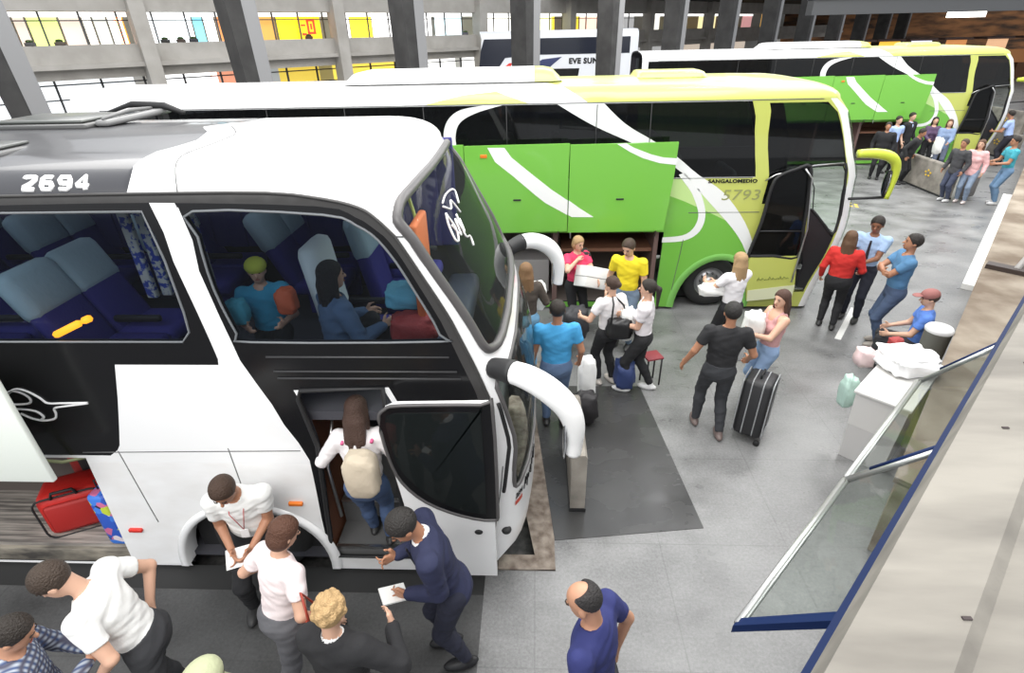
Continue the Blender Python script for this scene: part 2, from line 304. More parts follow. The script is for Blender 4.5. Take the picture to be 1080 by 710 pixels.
# red emblem on the yellow shop sign
sg = empty('shop_sign', sn(13.6, NF+.75, 4.3), 0, 'yellow shop sign with a red block emblem behind the far gallery rail', 'sign')
MB().prism([sn(-.55, 0, -.1), sn(.55, 0, -.1), sn(.55, 0, .85), sn(-.55, 0, .85)], N45*.04).build('sign_board', emis('sign_yellow', (.9, .5, .02), .9), sg)
m_ = MB()
for a, b, c, d in ((-.12, .3, .1, .2), (-.12, .3, .65, .75), (-.12, -.02, .1, .75), (.2, .3, .1, .75), (.05, .14, .3, .55), (-.42, -.2, .05, .15), (-.42, -.2, .45, .52)): m_.prism([sn(a, -.02, c), sn(b, -.02, c), sn(b, -.02, d), sn(a, -.02, d)], N45*.02)
m_.build('sign_emblem', emis('sign_red', (.75, .05, .02), .9), sg)
# people at the far gallery rail, stood in for by low dark shapes
for k, (s_, c_) in enumerate(((2.4, (.1, .1, .1)), (3.3, (.12, .1, .08)), (6.9, (.05, .05, .05)), (7.5, (.08, .06, .05)), (8.0, (.05, .05, .06)), (13.2, (.1, .05, .03)), (22.9, (.1, .1, .12)))):
    r = empty('ledge_planter', sn(s_, NF+.12, 4.2), 0, 'low planter on the far gallery ledge, ' + ('leftmost, before the yellow-green window', 'before the brown striped windows', 'just right of the leftmost pier', 'second right of the leftmost pier', 'third right of the leftmost pier', 'before the yellow shop', 'before the pale blue window')[k], 'planter', 'planters along the far gallery ledge')
    MB().box(-.16, .16, -.1, .1, 0, .12, .02).build('trough', mat('planter_%d' % k, c_, .8), r)
    MB().ell((0, 0, .15), (.14, .1, .06), n=6).build('foliage', mat('planter_leaf', (.04, .07, .02), .9), r)
# pillars
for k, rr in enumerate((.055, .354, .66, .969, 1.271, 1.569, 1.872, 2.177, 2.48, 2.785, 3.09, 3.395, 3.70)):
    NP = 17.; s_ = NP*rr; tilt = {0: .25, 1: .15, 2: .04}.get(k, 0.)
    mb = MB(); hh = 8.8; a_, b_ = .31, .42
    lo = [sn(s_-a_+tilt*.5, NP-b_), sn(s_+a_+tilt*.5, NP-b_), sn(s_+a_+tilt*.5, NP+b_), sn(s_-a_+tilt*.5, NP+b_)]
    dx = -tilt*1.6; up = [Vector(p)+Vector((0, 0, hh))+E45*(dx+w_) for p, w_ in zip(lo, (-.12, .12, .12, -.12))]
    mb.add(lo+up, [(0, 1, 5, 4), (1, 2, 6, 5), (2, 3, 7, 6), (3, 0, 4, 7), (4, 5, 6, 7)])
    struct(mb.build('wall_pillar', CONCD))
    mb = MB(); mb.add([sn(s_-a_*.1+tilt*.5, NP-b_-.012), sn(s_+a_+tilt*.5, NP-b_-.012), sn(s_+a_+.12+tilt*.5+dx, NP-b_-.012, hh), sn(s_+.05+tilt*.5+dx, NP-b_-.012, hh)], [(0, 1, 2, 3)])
    struct(mb.build('trim_pillar_face', mat('pillar_pale_face', (.24, .24, .245), .6)))  # pale sheet paints the lit side onto the dark pillar
mb = MB(); mb.box(15.0, 60, 34.8, 35.6, 4.75, 5.5); mb.box(15, 60, 34.7, 35.7, 5.45, 5.6); struct(mb.build('wall_crossbeam', mat('mid_grey_beam', (.12, .122, .125), .6)))
mb = MB(); mb.box(27, 110, 78, 78.5, 0, 12); struct(mb.build('wall_hall_end', noisemat('brown_hall', (.05, .025, .012), (.36, .15, .05), .8, .7, stretch=(.5, 1, 2.2), bump=0)))
mb = MB(); mb.box(10, 75, 45, 75, 6.6, 6.8); struct(mb.build('ceiling_hall', CONCD))
rn = random.Random(3)
stall = [(22.5, (.75, .3, .3)), (25.8, (.8, .4, .05)), (28.3, (.85, .45, .05)), (31.0, (.8, .8, .95)), (34.0, (.45, .18, .06)), (37.5, (.6, .35, .2)), (41, (.9, .85, .7)), (44, (.5, .2, .08))]
for k, (x_, c_) in enumerate(stall):
    r = empty('market_kiosk', (x_, 50+.4*k, 0), 0, ['small lit kiosk with a %s front in the far hall at the upper right' % ('rose', 'orange', 'amber', 'white', 'brown', 'tan', 'cream', 'rust')[k]][0], 'kiosk', 'kiosks in the far hall')
    MB().box(-.9, .9, -.5, .8, 0, 2.1, .03).build('counter_body', mat('kiosk_brown', (.16, .07, .03), .7), r)
    MB().box(-.8, .8, -.56, -.5, 2.1, 3.0, .02).build('sign_board', emis('kiosk_%d' % k, c_, .7), r)
    MB().box(-1.1, 1.1, -.8, .9, 3.0, 3.15, .02).build('roof', mat('kiosk_roof', (.1, .06, .05), .7), r)
mb = MB(); mb.box(12, 60, 44, 45, 1.7, 2.5, 0); struct(mb.build('wall_counter', mat('orange_brown_counter', (.32, .12, .03), .6)))
hl_ = empty('ceiling_lamp', (40, 60, 4.6), 0, 'bright white lamp over the far hall at the top right corner', 'lamp')
MB().box(-1.6, 1.6, -.3, .3, 0, .5, .05).build('lamp_diffuser', mat('hall_lamp_glow', (1, 1, 1), .5, emit=(1, .97, .9), es=3), hl_)
MB().tube([(0, 0, .5), (0, 0, 3)], .03).build('lamp_rod', mat('hall_rod', (.1, .1, .1)), hl_)
# fluorescent tubes hanging over the bays
for k, (x_, y_) in enumerate(((4.25, 13.1), (9.5, 16.), (15.5, 22))):
    r = empty('fluorescent_lamp', (x_, y_, 9.0), -.6, ['fluorescent tube lamp hanging nearest, over the bay between the lime coaches', 'fluorescent tube lamp hanging over the empty bay', 'fluorescent tube lamp hanging over the farther lime coach'][k], 'lamp', 'fluorescent lamps over the platform')
    MB().box(-.75, .75, -.09, .09, .05, .12, .01).build('lamp_housing', WHITE0, r) if False else MB().box(-.75, .75, -.09, .09, .05, .12, .01).build('lamp_housing', mat('lamp_white', (.8, .8, .8), .5), r)
    MB().tube([(-.72, 0, .03), (.72, 0, .03)], .05, 8).build('lamp_tube', mat('lamp_glow', (1, 1, 1), .5, emit=(1, 1, 1), es=30), r)
    MB().tube([(-.5, 0, .12), (-.5, 0, 2)], .008).tube([(.5, 0, .12), (.5, 0, 2)], .008).build('lamp_cable', RUBBERX, r)
# ------------------------------------------------------------ bus bodies
def lerp(tab, x):
    if x <= tab[0][0]: return tab[0][1]
    for (a, b), (c, d) in zip(tab, tab[1:]):
        if x <= c: return b+(d-b)*(x-a)/(c-a)
    return tab[-1][1]
def smst(t): t = max(0., min(1., t)); return t*t*(3-2*t)
class Shell:
    """coach body surface: s runs along the near side (front corner at s=0), round the nose and back along the far side; v is height, then over the roof shoulder"""
    def __init__(b, x0, y0, zs, prof, a, n, xm, L=11.5, w=1.27, tum=((0, 0), (2.2, 0), (3.5, .05)), zr=.22, ir=.42, back=3., crown=.05, rf=1.05, atab=None):
        b.rf = rf; b.atab = atab or [(0, a)]
        b.x0, b.y0, b.zs, b.prof, b.a, b.n, b.L, b.w, b.tum, b.zr, b.ir, b.back, b.crown, b.xm = x0, y0, zs, prof, a, n, L, w, tum, zr, ir, back, crown, xm
        b.LF = 2*a+2*w*.8; b.vmax = zs+.55+(w-ir)
    def ring(b, v):
        if v <= b.zs: return v, lerp(b.tum, v), lerp(b.prof, v)
        d0 = lerp(b.tum, b.zs); t = (v-b.zs)/.55
        if t < 1:
            an = t*PI/2; d = d0+b.ir*(1-math.cos(an)); z = b.zs+b.zr*math.sin(an)
        else:
            q = v-b.zs-.55; d = d0+b.ir+q*(b.w-b.ir-d0)/(b.w-b.ir); z = b.zs+b.zr+b.crown*math.sin(q/(b.w-b.ir)*PI/2)
        return z, d, lerp(b.prof, b.zs)-(d-d0)*b.rf
    def P(b, s, v, off=0.):
        z, d, xf = b.ring(v); ba = lerp(b.atab, v); xc = xf-ba; Wd = max(b.w-d, .0005); far = 1.
        if s > b.LF: s = b.LF-s; far = -1.
        if s <= 0:
            k = smst((s+b.back)/b.back); x = s+xc*k+(1-k)*b.xm; y = -Wd*far; nx, ny = 0, -far
        else:
            ph = s/b.LF*PI; e = 2./b.n; c, sn_ = math.cos(ph), math.sin(ph)
            x = xc+ba*abs(sn_)**e*(Wd/b.w if Wd < ba else 1); y = -Wd*math.copysign(abs(c)**e, c); nx, ny = sn_, -c
        t = min((v-b.zs)/.55, 1) if v > b.zs else 0
        ct, st = math.cos(t*PI/2), math.sin(t*PI/2)
        return Vector((b.x0+x+off*nx*ct, b.y0+b.w+y+off*ny*ct, z+off*st))
    def N(b, s, v):
        h = .01; a = b.P(s+h, v)-b.P(s-h, v); c = b.P(s, min(v+h, b.vmax-.001))-b.P(s, v-h); n = a.cross(c)
        if n.length < 1e-9: return Vector((0, 0, 1))
        n.normalize(); return n
def inpoly(p, poly):
    x, y = p; r = False; n = len(poly); j = n-1
    for i in range(n):
        xi, yi = poly[i]; xj, yj = poly[j]
        if (yi > y) != (yj > y) and x < (xj-xi)*(y-yi)/(yj-yi)+xi: r = not r
        j = i
    return r
def shell_parts(B, root, regions, base, lining=None, vb=.05, fine=3.2):
    """split the body surface into painted panels, glass and openings. regions: (part name, material or None for an opening, polygon, inner lining?)"""
    S = [-B.L]; 
    while S[-1] < -fine: S.append(S[-1]+.6)
    S += list(np.arange(-fine+.1, -.01, .15)); S += list(np.linspace(0, B.LF, 30)); S += list(np.arange(B.LF+.2, B.LF+2.2, .25)); q = B.LF+2.6
    while q < B.LF+B.L: S.append(q); q += .8
    S.append(B.LF+B.L)
    V = [vb]+list(np.arange(.3, B.zs-.05, .22))+[B.zs]+list(np.linspace(B.zs, B.zs+.55, 9)[1:])+list(np.linspace(B.zs+.55, B.vmax, 6)[1:])
    pts = [Vector((s, v)) for s in S for v in V]; edges = []
    x0, x1 = -B.L, B.LF+B.L
    def addpoly(pl):
        n0 = len(pts); m = 0
        for i, p in enumerate(pl):
            q = pl[(i+1) % len(pl)]; d = math.hypot(q[0]-p[0], q[1]-p[1]); k = max(1, min(24, int(d/.15)))
            for t in range(k):
                pts.append(Vector((min(max(p[0]+(q[0]-p[0])*t/k, x0), x1), min(max(p[1]+(q[1]-p[1])*t/k, vb), B.vmax)))); m += 1
        for i in range(m): edges.append((n0+i, n0+(i+1) % m))
    for r in regions: addpoly(r[2])
    vo, eo, fo, _, _, _ = delaunay_2d_cdt(pts, edges, [], 0, 1e-5)
    vo = [(p[0], p[1]) for p in vo]
    groups = {}
    for f in fo:
        c = (sum(vo[i][0] for i in f)/3, sum(vo[i][1] for i in f)/3); k = -1
        for i, r in enumerate(regions):
            if inpoly(c, r[2]): k = i
        groups.setdefault(k, []).append(f)
    out = {}; inner = []
    merged = {}
    for k, fs in groups.items():
        if k >= 0 and regions[k][1] is None: continue
        nm = base[0] if k < 0 else regions[k][0]; m = base[1] if k < 0 else regions[k][1]; key = (nm, m.name) if k < 0 or (len(regions[k]) > 3 and regions[k][3] == 'join') else (nm, m.name, k)
        merged.setdefault(key, [m, []])[1].extend(fs)
        if not (k >= 0 and 'glass' in m.name): inner.extend(fs)
    for key, (m, fs) in merged.items():
        used = sorted({i for f in fs for i in f}); ix = {g: j for j, g in enumerate(used)}
        vs = [B.P(*vo[i]) for i in used]
        me = bpy.data.meshes.new(key[0]); me.from_pydata([tuple(v) for v in vs], [], [tuple(ix[i] for i in f) for f in fs]); me.update()
        me.polygons.foreach_set('use_smooth', [True]*len(fs))
        try: me.normals_split_custom_set_from_vertices([tuple(B.N(*vo[i])) for i in used])
        except Exception: pass
        # keep faces pointing outwards
        me.update(); o = link(key[0], me, m, root); out.setdefault(key[0], []).append(o)
    if lining:
        used = sorted({i for f in inner for i in f}); ix = {g: j for j, g in enumerate(used)}
        me = bpy.data.meshes.new('interior_lining'); me.from_pydata([tuple(B.P(*vo[i], -.045)) for i in used], [], [tuple(ix[i] for i in f)[::-1] for f in inner]); me.update()
        link('interior_lining', me, lining, root)
    return out
def stube(B, pts, r, name, m, root, closed=False, off=0., sub=5):
    P = crv(pts, sub, closed); return MB().tube([B.P(p[0], p[1], off) for p in P], r, 8, closed).build(name, m, root)
def spatch(mb, B, pl, off=.004, mi=0, step=.12):
    """a decal-thin vinyl graphic following the body surface, given as a strip between two (s,v) polylines"""
    a, b = pl; n = max(len(a), len(b)); 
    def rs(q, k):
        q = crv(q, 8); d = [0]
        for i in range(1, len(q)): d.append(d[-1]+math.dist(q[i], q[i-1]))
        out = []
        for j in range(k+1):
            t = d[-1]*j/k; i = 1
            while i < len(q)-1 and d[i] < t: i += 1
            u = (t-d[i-1])/max(d[i]-d[i-1], 1e-9); out.append((q[i-1][0]+(q[i][0]-q[i-1][0])*u, q[i-1][1]+(q[i][1]-q[i-1][1])*u))
        return out
    K = 26; A = rs(a, K); Bq = rs(b, K); vs = []; W = 3
    for i in range(K+1):
        for j in range(W+1):
            t = j/W; vs.append(B.P(A[i][0]*(1-t)+Bq[i][0]*t, A[i][1]*(1-t)+Bq[i][1]*t, off))
    mb.add(vs, [(i*(W+1)+j, (i+1)*(W+1)+j, (i+1)*(W+1)+j+1, i*(W+1)+j+1) for i in range(K) for j in range(W)], mi, True)
def stext(B, txt, s0, v0, size, name, m, root, off=.006, **k):
    v, f = textmesh(txt, size, .002, **k); return MB().add([B.P(s0+p[0], v0+p[1], off+p[2]) for p in v], f).build(name, m, root)
WHITE = mat('white_coach_paint', (.87, .87, .87), .22, coat=.5)
WHITE_LOW = noisemat('white_coach_paint_road_film', (.80, .79, .78), (.86, .86, .86), 3., .3, bump=0., stretch=(1, 1, 2))
BLACK = mat('black_gloss_paint', (.008, .008, .009), .2, spec=.35)
STRIP = mat('dark_grey_trim', (.045, .043, .042), .45)
RUBBER = mat('black_rubber', (.015, .015, .016), .6)
GASK = mat('grey_rubber_gasket', (.09, .085, .085), .4)
CHROME = mat('brushed_metal', (.6, .6, .6), .3, 1.)
TYRE = mat('tyre_rubber', (.02, .02, .02), .8, bump=.2)
GREEN = mat('bright_green_paint', (.17, .47, .06), .3, coat=.3)
LIME = mat('lime_yellow_paint', (.53, .57, .13), .3, coat=.4)
PALE = mat('pale_lime_paint', (.52, .72, .28), .35)
DARKIN = mat('dark_interior', (.03, .028, .035), .8)
GLASS1 = glassmat('clear_window_glass', (.47, .52, .57), .86)
GLASSW = glassmat('windscreen_glass', (.93, 1.0, .95), .9)
GLASSD = glassmat('dark_tinted_glass', (.16, .17, .18), .5)
GLASSC = glassmat('clear_door_glass', (.72, .8, .78), .85)
def wheel(parent, x, y, z, r, name='wheel'):
    """y is the outer face; axle along y"""
    Mx = Matrix.Translation((x, y, z)) @ Matrix.Rotation(PI/2, 4, 'X')
    t = MB().lathe([(r*.58, .0), (r*.62, .02), (r*.9, .015), (r*.985, -.03), (r, -.07), (r, -.22), (r*.97, -.27), (r*.6, -.28)], 36, Mx).build(name, TYRE, parent)
    rm = MB().lathe([(r*.6, -.005), (r*.56, -.01), (r*.53, -.07), (r*.36, -.1), (r*.3, -.04), (r*.22, -.02), (r*.2, .02), (.0, .025)], 28, Mx)
    for k in range(10):
        a = 2*PI*k/10; rm.lathe([(.017, -.07), (.017, -.03), (0, -.027)], 6, Mx @ Matrix.Translation((r*.33*math.cos(a), r*.33*math.sin(a), 0)), 1)
    rm.build('rim', [mat('steel_rim', (.42, .42, .43), .35, .8), mat('dark_nut', (.12, .12, .12), .4, .8)], t)
    return t
def arcpts(cx, cz, r, a0, a1, n): return [(cx+r*math.cos(a0+(a1-a0)*i/n), cz+r*math.sin(a0+(a1-a0)*i/n)) for i in range(n+1)]
# ------------------------------------------------------------ white double-deck coach 2694
B1 = Shell(0, 3.25, 3.44, [(0, -.06), (.5, 0), (1.5, 0), (1.9, -.08), (2.3, -.25), (2.6, -.37), (2.9, -.52), (3.2, -.66), (3.44, -.85)], .2, 2.6, -.9, atab=[(0, .38), (.6, .34), (1.1, .26), (1.6, .2)])
R1 = empty('double_deck_coach', (-4, 4.5, 0), 0, 'white and black double-deck coach numbered 2694 nosed into the near bay with its door open', 'bus')
def inv_parent(o, root):
    o.parent = root; o.matrix_parent_inverse = Matrix.Translation(root.location).inverted()
so = crv([(-2.48, 3.505), (-1.5, 3.515), (-.625, 3.51), (-.26, 3.446), (-.09, 3.389), (-.045, 3.316), (-.03, 3.2), (-.012, 2.99), (0, 2.78), (0, 2.52), (0, 2.288), (-.01, 2.136), (-.03, 1.93)], 3)
si = crv([(-2.5, 3.425), (-1.458, 3.431), (-.36, 3.4), (-.17, 3.33), (-.115, 3.243), (-.08, 3.11), (-.07, 2.888), (-.075, 2.595), (-.085, 2.3), (-.1, 2.05), (-.12, 1.93)], 3)
blackside = [(-11.5, 3.427), (-2.5, 3.427)]+si+[(-.1, 1.9), (-.66, 1.9), (-.66, 2.06), (-1.25, 2.03), (-1.25, .2), (-1.28, .2), (-1.315, 1.34), (-1.405, 1.70), (-1.47, 2.29), (-1.455, 2.632), (-1.419, 2.975), (-1.281, 3.40), (-1.458, 3.40), (-1.55, 3.042), (-1.585, 2.581), (-1.6, 2.25), (-2.26, 2.25), (-2.5, 1.48), (-2.53, 1.43), (-2.6, 1.37), (-11.5, 1.37)]
white_pillar = [(-1.458, 3.431), (-1.281, 3.43), (-1.419, 2.975), (-1.455, 2.632), (-1.47, 2.291), (-1.41, 1.723), (-1.33, 1.32), (-1.9, 1.3), (-1.6, 2.3), (-1.583, 2.581), (-1.55, 3.042)]
g2 = crv([(-1.2, 3.375), (-.36, 3.345), (-.21, 3.275), (-.155, 3.181), (-.125, 3.034), (-.12, 2.848), (-.13, 2.50), (-.16, 2.445), (-1.34, 2.439), (-1.405, 2.507), (-1.39, 2.845), (-1.30, 3.209)], 3, True)
def rrect(x0, x1, z0, z1, r=.06): 
    return arcpts(x1-r, z1-r, r, 0, PI/2, 3)+arcpts(x0+r, z1-r, r, PI/2, PI, 3)+arcpts(x0+r, z0+r, r, PI, 1.5*PI, 3)+arcpts(x1-r, z0+r, r, 1.5*PI, 2*PI, 3)
g1 = [(-1.55, 3.375), (-1.6, 3.05), (-1.66, 2.67), (-1.69, 2.52), (-1.76, 2.44), (-3.85, 2.44), (-3.88, 2.47), (-3.88, 3.35), (-3.85, 3.375)]
wc = (-2.05, .22)
WA = [(-2.36, .02)]+[(-1.81-.58*math.cos(t), .2+.64*math.sin(t)) for t in [PI*i/16 for i in range(17)]]+[(-1.25, .02)]
doorhole = [(-1.25, .2), (-1.25, 1.5), (-1.25, 1.95), (-1.21, 2.03), (-.70, 2.06), (-.66, .2)]
lug = [(-5.5, .05), (-2.87, .05), (-2.80, 1.34), (-5.5, 1.34)]
roofblack = [(-11.5, 3.50), (-1.591, 3.515), (-1.513, 3.78), (-1.316, 4.01), (-.80, 4.30), (-.5, 4.6), (-.4, 4.9), (-11.5, 4.9)]
LF = B1.LF
roofblack2 = [(LF-x, z) for x, z in roofblack]
fg = crv([(.27, 3.33), (.17, 3.27), (.19, 3.1), (.25, 2.8), (.3, 2.5), (.335, 2.36), (.45, 2.30), (.75, 2.26), (LF-.75, 2.26), (LF-.45, 2.30), (LF-.335, 2.36), (LF-.3, 2.5), (LF-.25, 2.8), (LF-.19, 3.1), (LF-.17, 3.27), (LF-.27, 3.33), (LF-.5, 3.385), (LF-.9, 3.41), (1.2, 3.41), (.9, 3.41), (.5, 3.385)], 3, True)
lw = crv([(.17, 2.05), (.16, 1.6), (.17, 1.25), (.22, 1.06), (.35, 1.04), (.6, 1.1), (LF-.6, 1.1), (LF-.35, 1.04), (LF-.22, 1.06), (LF-.17, 1.25), (LF-.16, 1.6), (LF-.17, 2.05), (LF-.6, 2.09), (.6, 2.09)], 3, True)
farw = [(LF+.5, 3.35), (LF+11, 3.35), (LF+11, 2.4), (LF+.5, 2.4)]
regs = [('body_shell', WHITE_LOW, [(-11.5, 1.3), (.02, 1.3), (.02, .05), (-11.5, .05)], 'join'),
        ('side_panel', BLACK, blackside), ('side_panel', BLACK, [(LF-x, z) for x, z in blackside], 'join'), ('body_shell', WHITE, white_pillar, 'join'),
        ('drip_rail', STRIP, [(-11.5, 3.505)]+so+si[::-1]+[(-11.5, 3.425)]),
        ('roof_panel', mat('black_roof_paint', (.035, .035, .04), .3, coat=.3), roofblack), ('roof_panel', _m['black_roof_paint'], roofblack2, 'join'),
        ('window_glass', GLASS1, g1), ('window_glass', GLASS1, g2)]
x = -3.98
while x > -9:
    regs.append(('window_glass', GLASS1, rrect(x-2.2, x, 2.44, 3.375, .04))); x -= 2.3
regs += [('window_glass', GLASSD, farw), ('windscreen', GLASSW, fg), ('lower_windscreen', GLASSW, lw), ('luggage_opening', None, lug), ('wheel_opening', None, WA), ('door_opening', None, doorhole), ('front_underrun', None, [(.0, .0), (.06, .12), (.16, .22), (.4, .28), (LF-.4, .28), (LF-.16, .22), (LF-.06, .12), (LF, 0)])]
parts1 = shell_parts(B1, None, regs, ('body_shell', WHITE), DARKIN, .02)
def adopt(root, before):
    for o in list(COL.objects):
        if o.name not in before and o.parent is None and o is not root: inv_parent(o, root)
before = {o.name for o in COL.objects if o.name not in {p.name for q in parts1.values() for p in q} and not o.name.startswith('interior_lining')}
# seals round the glass
gas = MB()
for p, r in ((fg, .036), (lw, .018)): gas.tube([B1.P(a, b, .004) for a, b in p], r, 8, True)
gas.build('windscreen_gasket', GASK, None)
gas = MB()
for p in (g1, g2): gas.tube([B1.P(a, b, .002) for a, b in p], .009, 6, True)
gas.build('window_seal', mat('grey_seal', (.16, .17, .18), .4), None)
dr = MB(); dr.tube([B1.P(a, b, .008) for a, b in [(-11.4, 3.5), (-8, 3.505), (-4, 3.505)]+so], .01, 6)
dr.build('gutter_edge', STRIP, None)
# panel joints
for pl in ([(-1.233, 3.52), (-1.167, 3.807), (-.98, 4.0), (-.6, 4.25), (-.276, 4.5), (-.1, 4.84)], [(-.045, 3.2), (.13, 3.2)], [(-2.53, 1.42), (-2.5, .9), (-2.48, .6)], [(-1.8, 1.46), (-1.78, .88)], [(-2.8, 1.40), (-1.36, 1.44)], [(-.02, 1.3), (.0, .6), (.0, .1)]):
    MB().tube([B1.P(a, b, .0) for a, b in crv(pl, 5)], .0045, 5).build('panel_joint', mat('joint_shadow_rubber', (.12, .12, .12), .7), None)  # thin dark grey lines along the panel joints
# wheel arch flare
fl = MB()
arc_o = [(-1.81-.63*math.cos(t), .05+.80*math.sin(t)) for t in [PI*i/24 for i in range(25)]]
arc_m = [(-1.81-.62*math.cos(t), .05+.78*math.sin(t)) for t in [PI*i/24 for i in range(25)]]
arc_i = [(-1.81-.56*math.cos(t), .05+.74*math.sin(t)) for t in [PI*i/24 for i in range(25)]]
arc_z = [(-1.81-.56*math.cos(t), .05+.74*math.sin(t)) for t in [PI*i/24 for i in range(25)]]
rows = [[B1.P(a, b, 0.003) for a, b in arc_o], [B1.P(a, b, .03) for a, b in arc_m], [B1.P(a, b, .032) for a, b in arc_i], [B1.P(a, b, -.15) for a, b in arc_z]]
fl.add([p for r in rows for p in r], [(r*25+i, r*25+i+1, (r+1)*25+i+1, (r+1)*25+i) for r in range(3) for i in range(24)], 0, True)
fl.build('wheel_arch', WHITE, None)
w_ = B1.P(-1.81, .2)
wheel(None, w_.x, 3.37, .27, .46); 
MB().box(w_.x-.62, w_.x+.62, 3.42, 4.2, .02, .9).build('wheel_housing', RUBBER, None)
wheel(None, -8.6, 3.37, .27, .46)
# far-side wheel
wheel(None, w_.x, 5.72, .27, .46)
# lettering and winged emblem
DIG = {'2': [(.06, .82), (.12, .95), (.5, .98), (.88, .95), (.92, .72), (.7, .5), (.12, .22), (.08, .05), (.94, .05)], '6': [(.88, .93), (.3, .95), (.1, .8), (.08, .3), (.2, .06), (.8, .06), (.92, .3), (.82, .52), (.14, .52)],
       '9': [(.12, .07), (.7, .05), (.9, .2), (.92, .7), (.8, .94), (.2, .94), (.08, .7), (.18, .48), (.86, .48)], '4': [(.72, .0), (.72, .98), (.08, .36), (.08, .28), (.98, .28)]}
for di, c_ in enumerate('2694'):
    MB().tube([B1.P(-2.32+di*.128+u*.088, 3.555+w*.125, .0) for u, w in DIG[c_]], .0165, 8).build('number_digit', WHITE, None)
lg = MB()
for pl in ([(-3.27, 1.89), (-3.1, 1.885), (-3.0, 1.90), (-2.98, 1.95), (-3.03, 2.0), (-3.1, 2.01), (-3.15, 1.97), (-3.14, 1.93)], [(-3.13, 1.99), (-3.05, 2.03), (-2.97, 2.01), (-2.90, 1.95), (-2.86, 1.9), (-2.75, 1.90), (-2.57, 1.905)], [(-2.57, 1.9), (-2.75, 1.87), (-2.83, 1.85), (-2.84, 1.8), (-2.87, 1.75), (-2.96, 1.73), (-3.05, 1.75), (-3.12, 1.80)], [(-3.3, 1.84), (-3.1, 1.84), (-2.99, 1.82), (-2.95, 1.77), (-2.98, 1.74)]):
    lg.tube([B1.P(a, b, .004) for a, b in crv(pl, 6)], .009, 6)
lg.build('winged_emblem', mat('silver_emblem', (.75, .75, .75), .3), None)
stext(B1, '2694', .28, .88, .085, 'front_fleet_number', BLACK, None, bold=.002)
sc = MB()
for k in range(9):
    a = .5+k*.05; sc.tube([B1.P(a, .86+.05*math.sin(k*2.1), .004), B1.P(a+.03, .95+.03*math.cos(k), .004), B1.P(a+.05, .88, .004)], .006, 5)
sc.build('front_script', BLACK, None)
sc = MB().add([B1.P(.28+.035*i, .80+.05*jv, .006) for i in range(6) for jv in range(2)], [(2*i, 2*i+2, 2*i+3, 2*i+1) for i in range(5)]).build('red_badge', mat('red_badge', (.5, .06, .03), .5), None)
# script lettering on the windscreen
sc = MB()
for pl in ([(1.02, 3.22), (.93, 3.12), (.90, 2.98), (.98, 2.95), (1.06, 3.05), (1.02, 3.2)], [(1.0, 3.1), (1.1, 2.95), (1.16, 3.1), (1.22, 2.93), (1.27, 3.06)], [(1.05, 3.28), (1.2, 3.2), (1.3, 3.25), (1.38, 3.08)], [(1.25, 3.12), (1.2, 2.9), (1.3, 2.84), (1.26, 2.75)], [(1.1, 3.3), (1.3, 3.32), (1.5, 3.28), (1.45, 3.15)]):
    sc.tube([B1.P(1.0+(a-1.2)*.62, 3.05+(b-3.05)*.7, .004) for a, b in crv(pl, 6)], .009, 5)
sc.build('windscreen_script', WHITE, None)
# marker lights, fog lamps
for s, v, m, nm in ((-1.45, .86, mat('amber_lens', (.8, .2, .02), .3), 'side_marker_light'), (-2.69, .5, mat('red_lens', (.6, .03, .02), .3), 'side_marker_light')):
    p = B1.P(s, v, .012); MB().box(p.x-.06, p.x+.06, p.y-.015, p.y+.02, p.z-.018, p.z+.018, .008).build(nm, m, None)
for s in (.15, LF-.15):
    p = B1.P(s, .55, .0); MB().ell(p, (.045, .045, .035), n=8).build('fog_lamp', RUBBER, None)
# mirrors
WM = mat('white_mirror_arm', (.86, .86, .85), .3)
def mirror1(sign):
    cy = 3.25 if sign < 0 else 5.79
    def q(x, dy, z): return (x, cy+dy*(-sign)*-1*-1 if False else cy+sign*dy, z)
    pts = [q(-.30, -.05, 2.20), q(-.17, .06, 2.24), q(-.03, .14, 2.235), q(.11, .2, 2.17), q(.22, .23, 2.06), q(.275, .24, 1.92), q(.285, .24, 1.78), q(.275, .24, 1.66)]
    pts = crv(pts, 5); n = len(pts); rs = []
    for i in range(n):
        t = i/(n-1); rs.append(.068+.030*math.sin(PI*min(t*1.15, 1)) - .010*t)
    arm = MB().tube(pts, rs, 14).build('mirror_arm', WM, None)
    MB().tube(pts[:7], [r+.008 for r in rs[:7]], 14).build('mirror_collar', RUBBER, arm)
    c = Vector(pts[-8]); MB().ell((c.x-.075, c.y, c.z-.02), (.012, .085, .20), n=10).build('mirror_glass', mat('mirror_silver', (.7, .72, .75), .05, 1.), arm)
mirror1(-1); mirror1(1)
# opened front door leaf
dz = 3.07
def dp(pl, y=dz): return [(x_, y, z_) for x_, z_ in pl]
outl = [(-1.12, 1.90), (-1.08, 1.99), (-1.0, 2.03), (-.33, 2.045), (-.29, 2.0), (-.29, .97), (-.325, .96), (-.325, .2), (-.98, .2), (-1.0, .6), (-1.06, 1.2), (-1.1, 1.55)]
d_ = MB().prism(dp(outl), (0, .05, 0)).build('front_door', WHITE, None)
gl = crv([(-1.075, 1.9), (-1.03, 1.955), (-.95, 1.97), (-.42, 1.98), (-.385, 1.95), (-.385, 1.05), (-.42, .98), (-.6, 1.02), (-.82, 1.16), (-.98, 1.36), (-1.05, 1.55)], 3, True)
fr = crv([(-1.125, 1.9), (-1.07, 2.0), (-.95, 2.035), (-.38, 2.045), (-.30, 2.02), (-.295, 1.05), (-.33, .90), (-.6, .95), (-.86, 1.09), (-1.03, 1.3), (-1.1, 1.55)], 3, True)
MB().prism(dp(fr, dz-.012), (0, .012, 0)).build('window_frame', BLACK, d_)
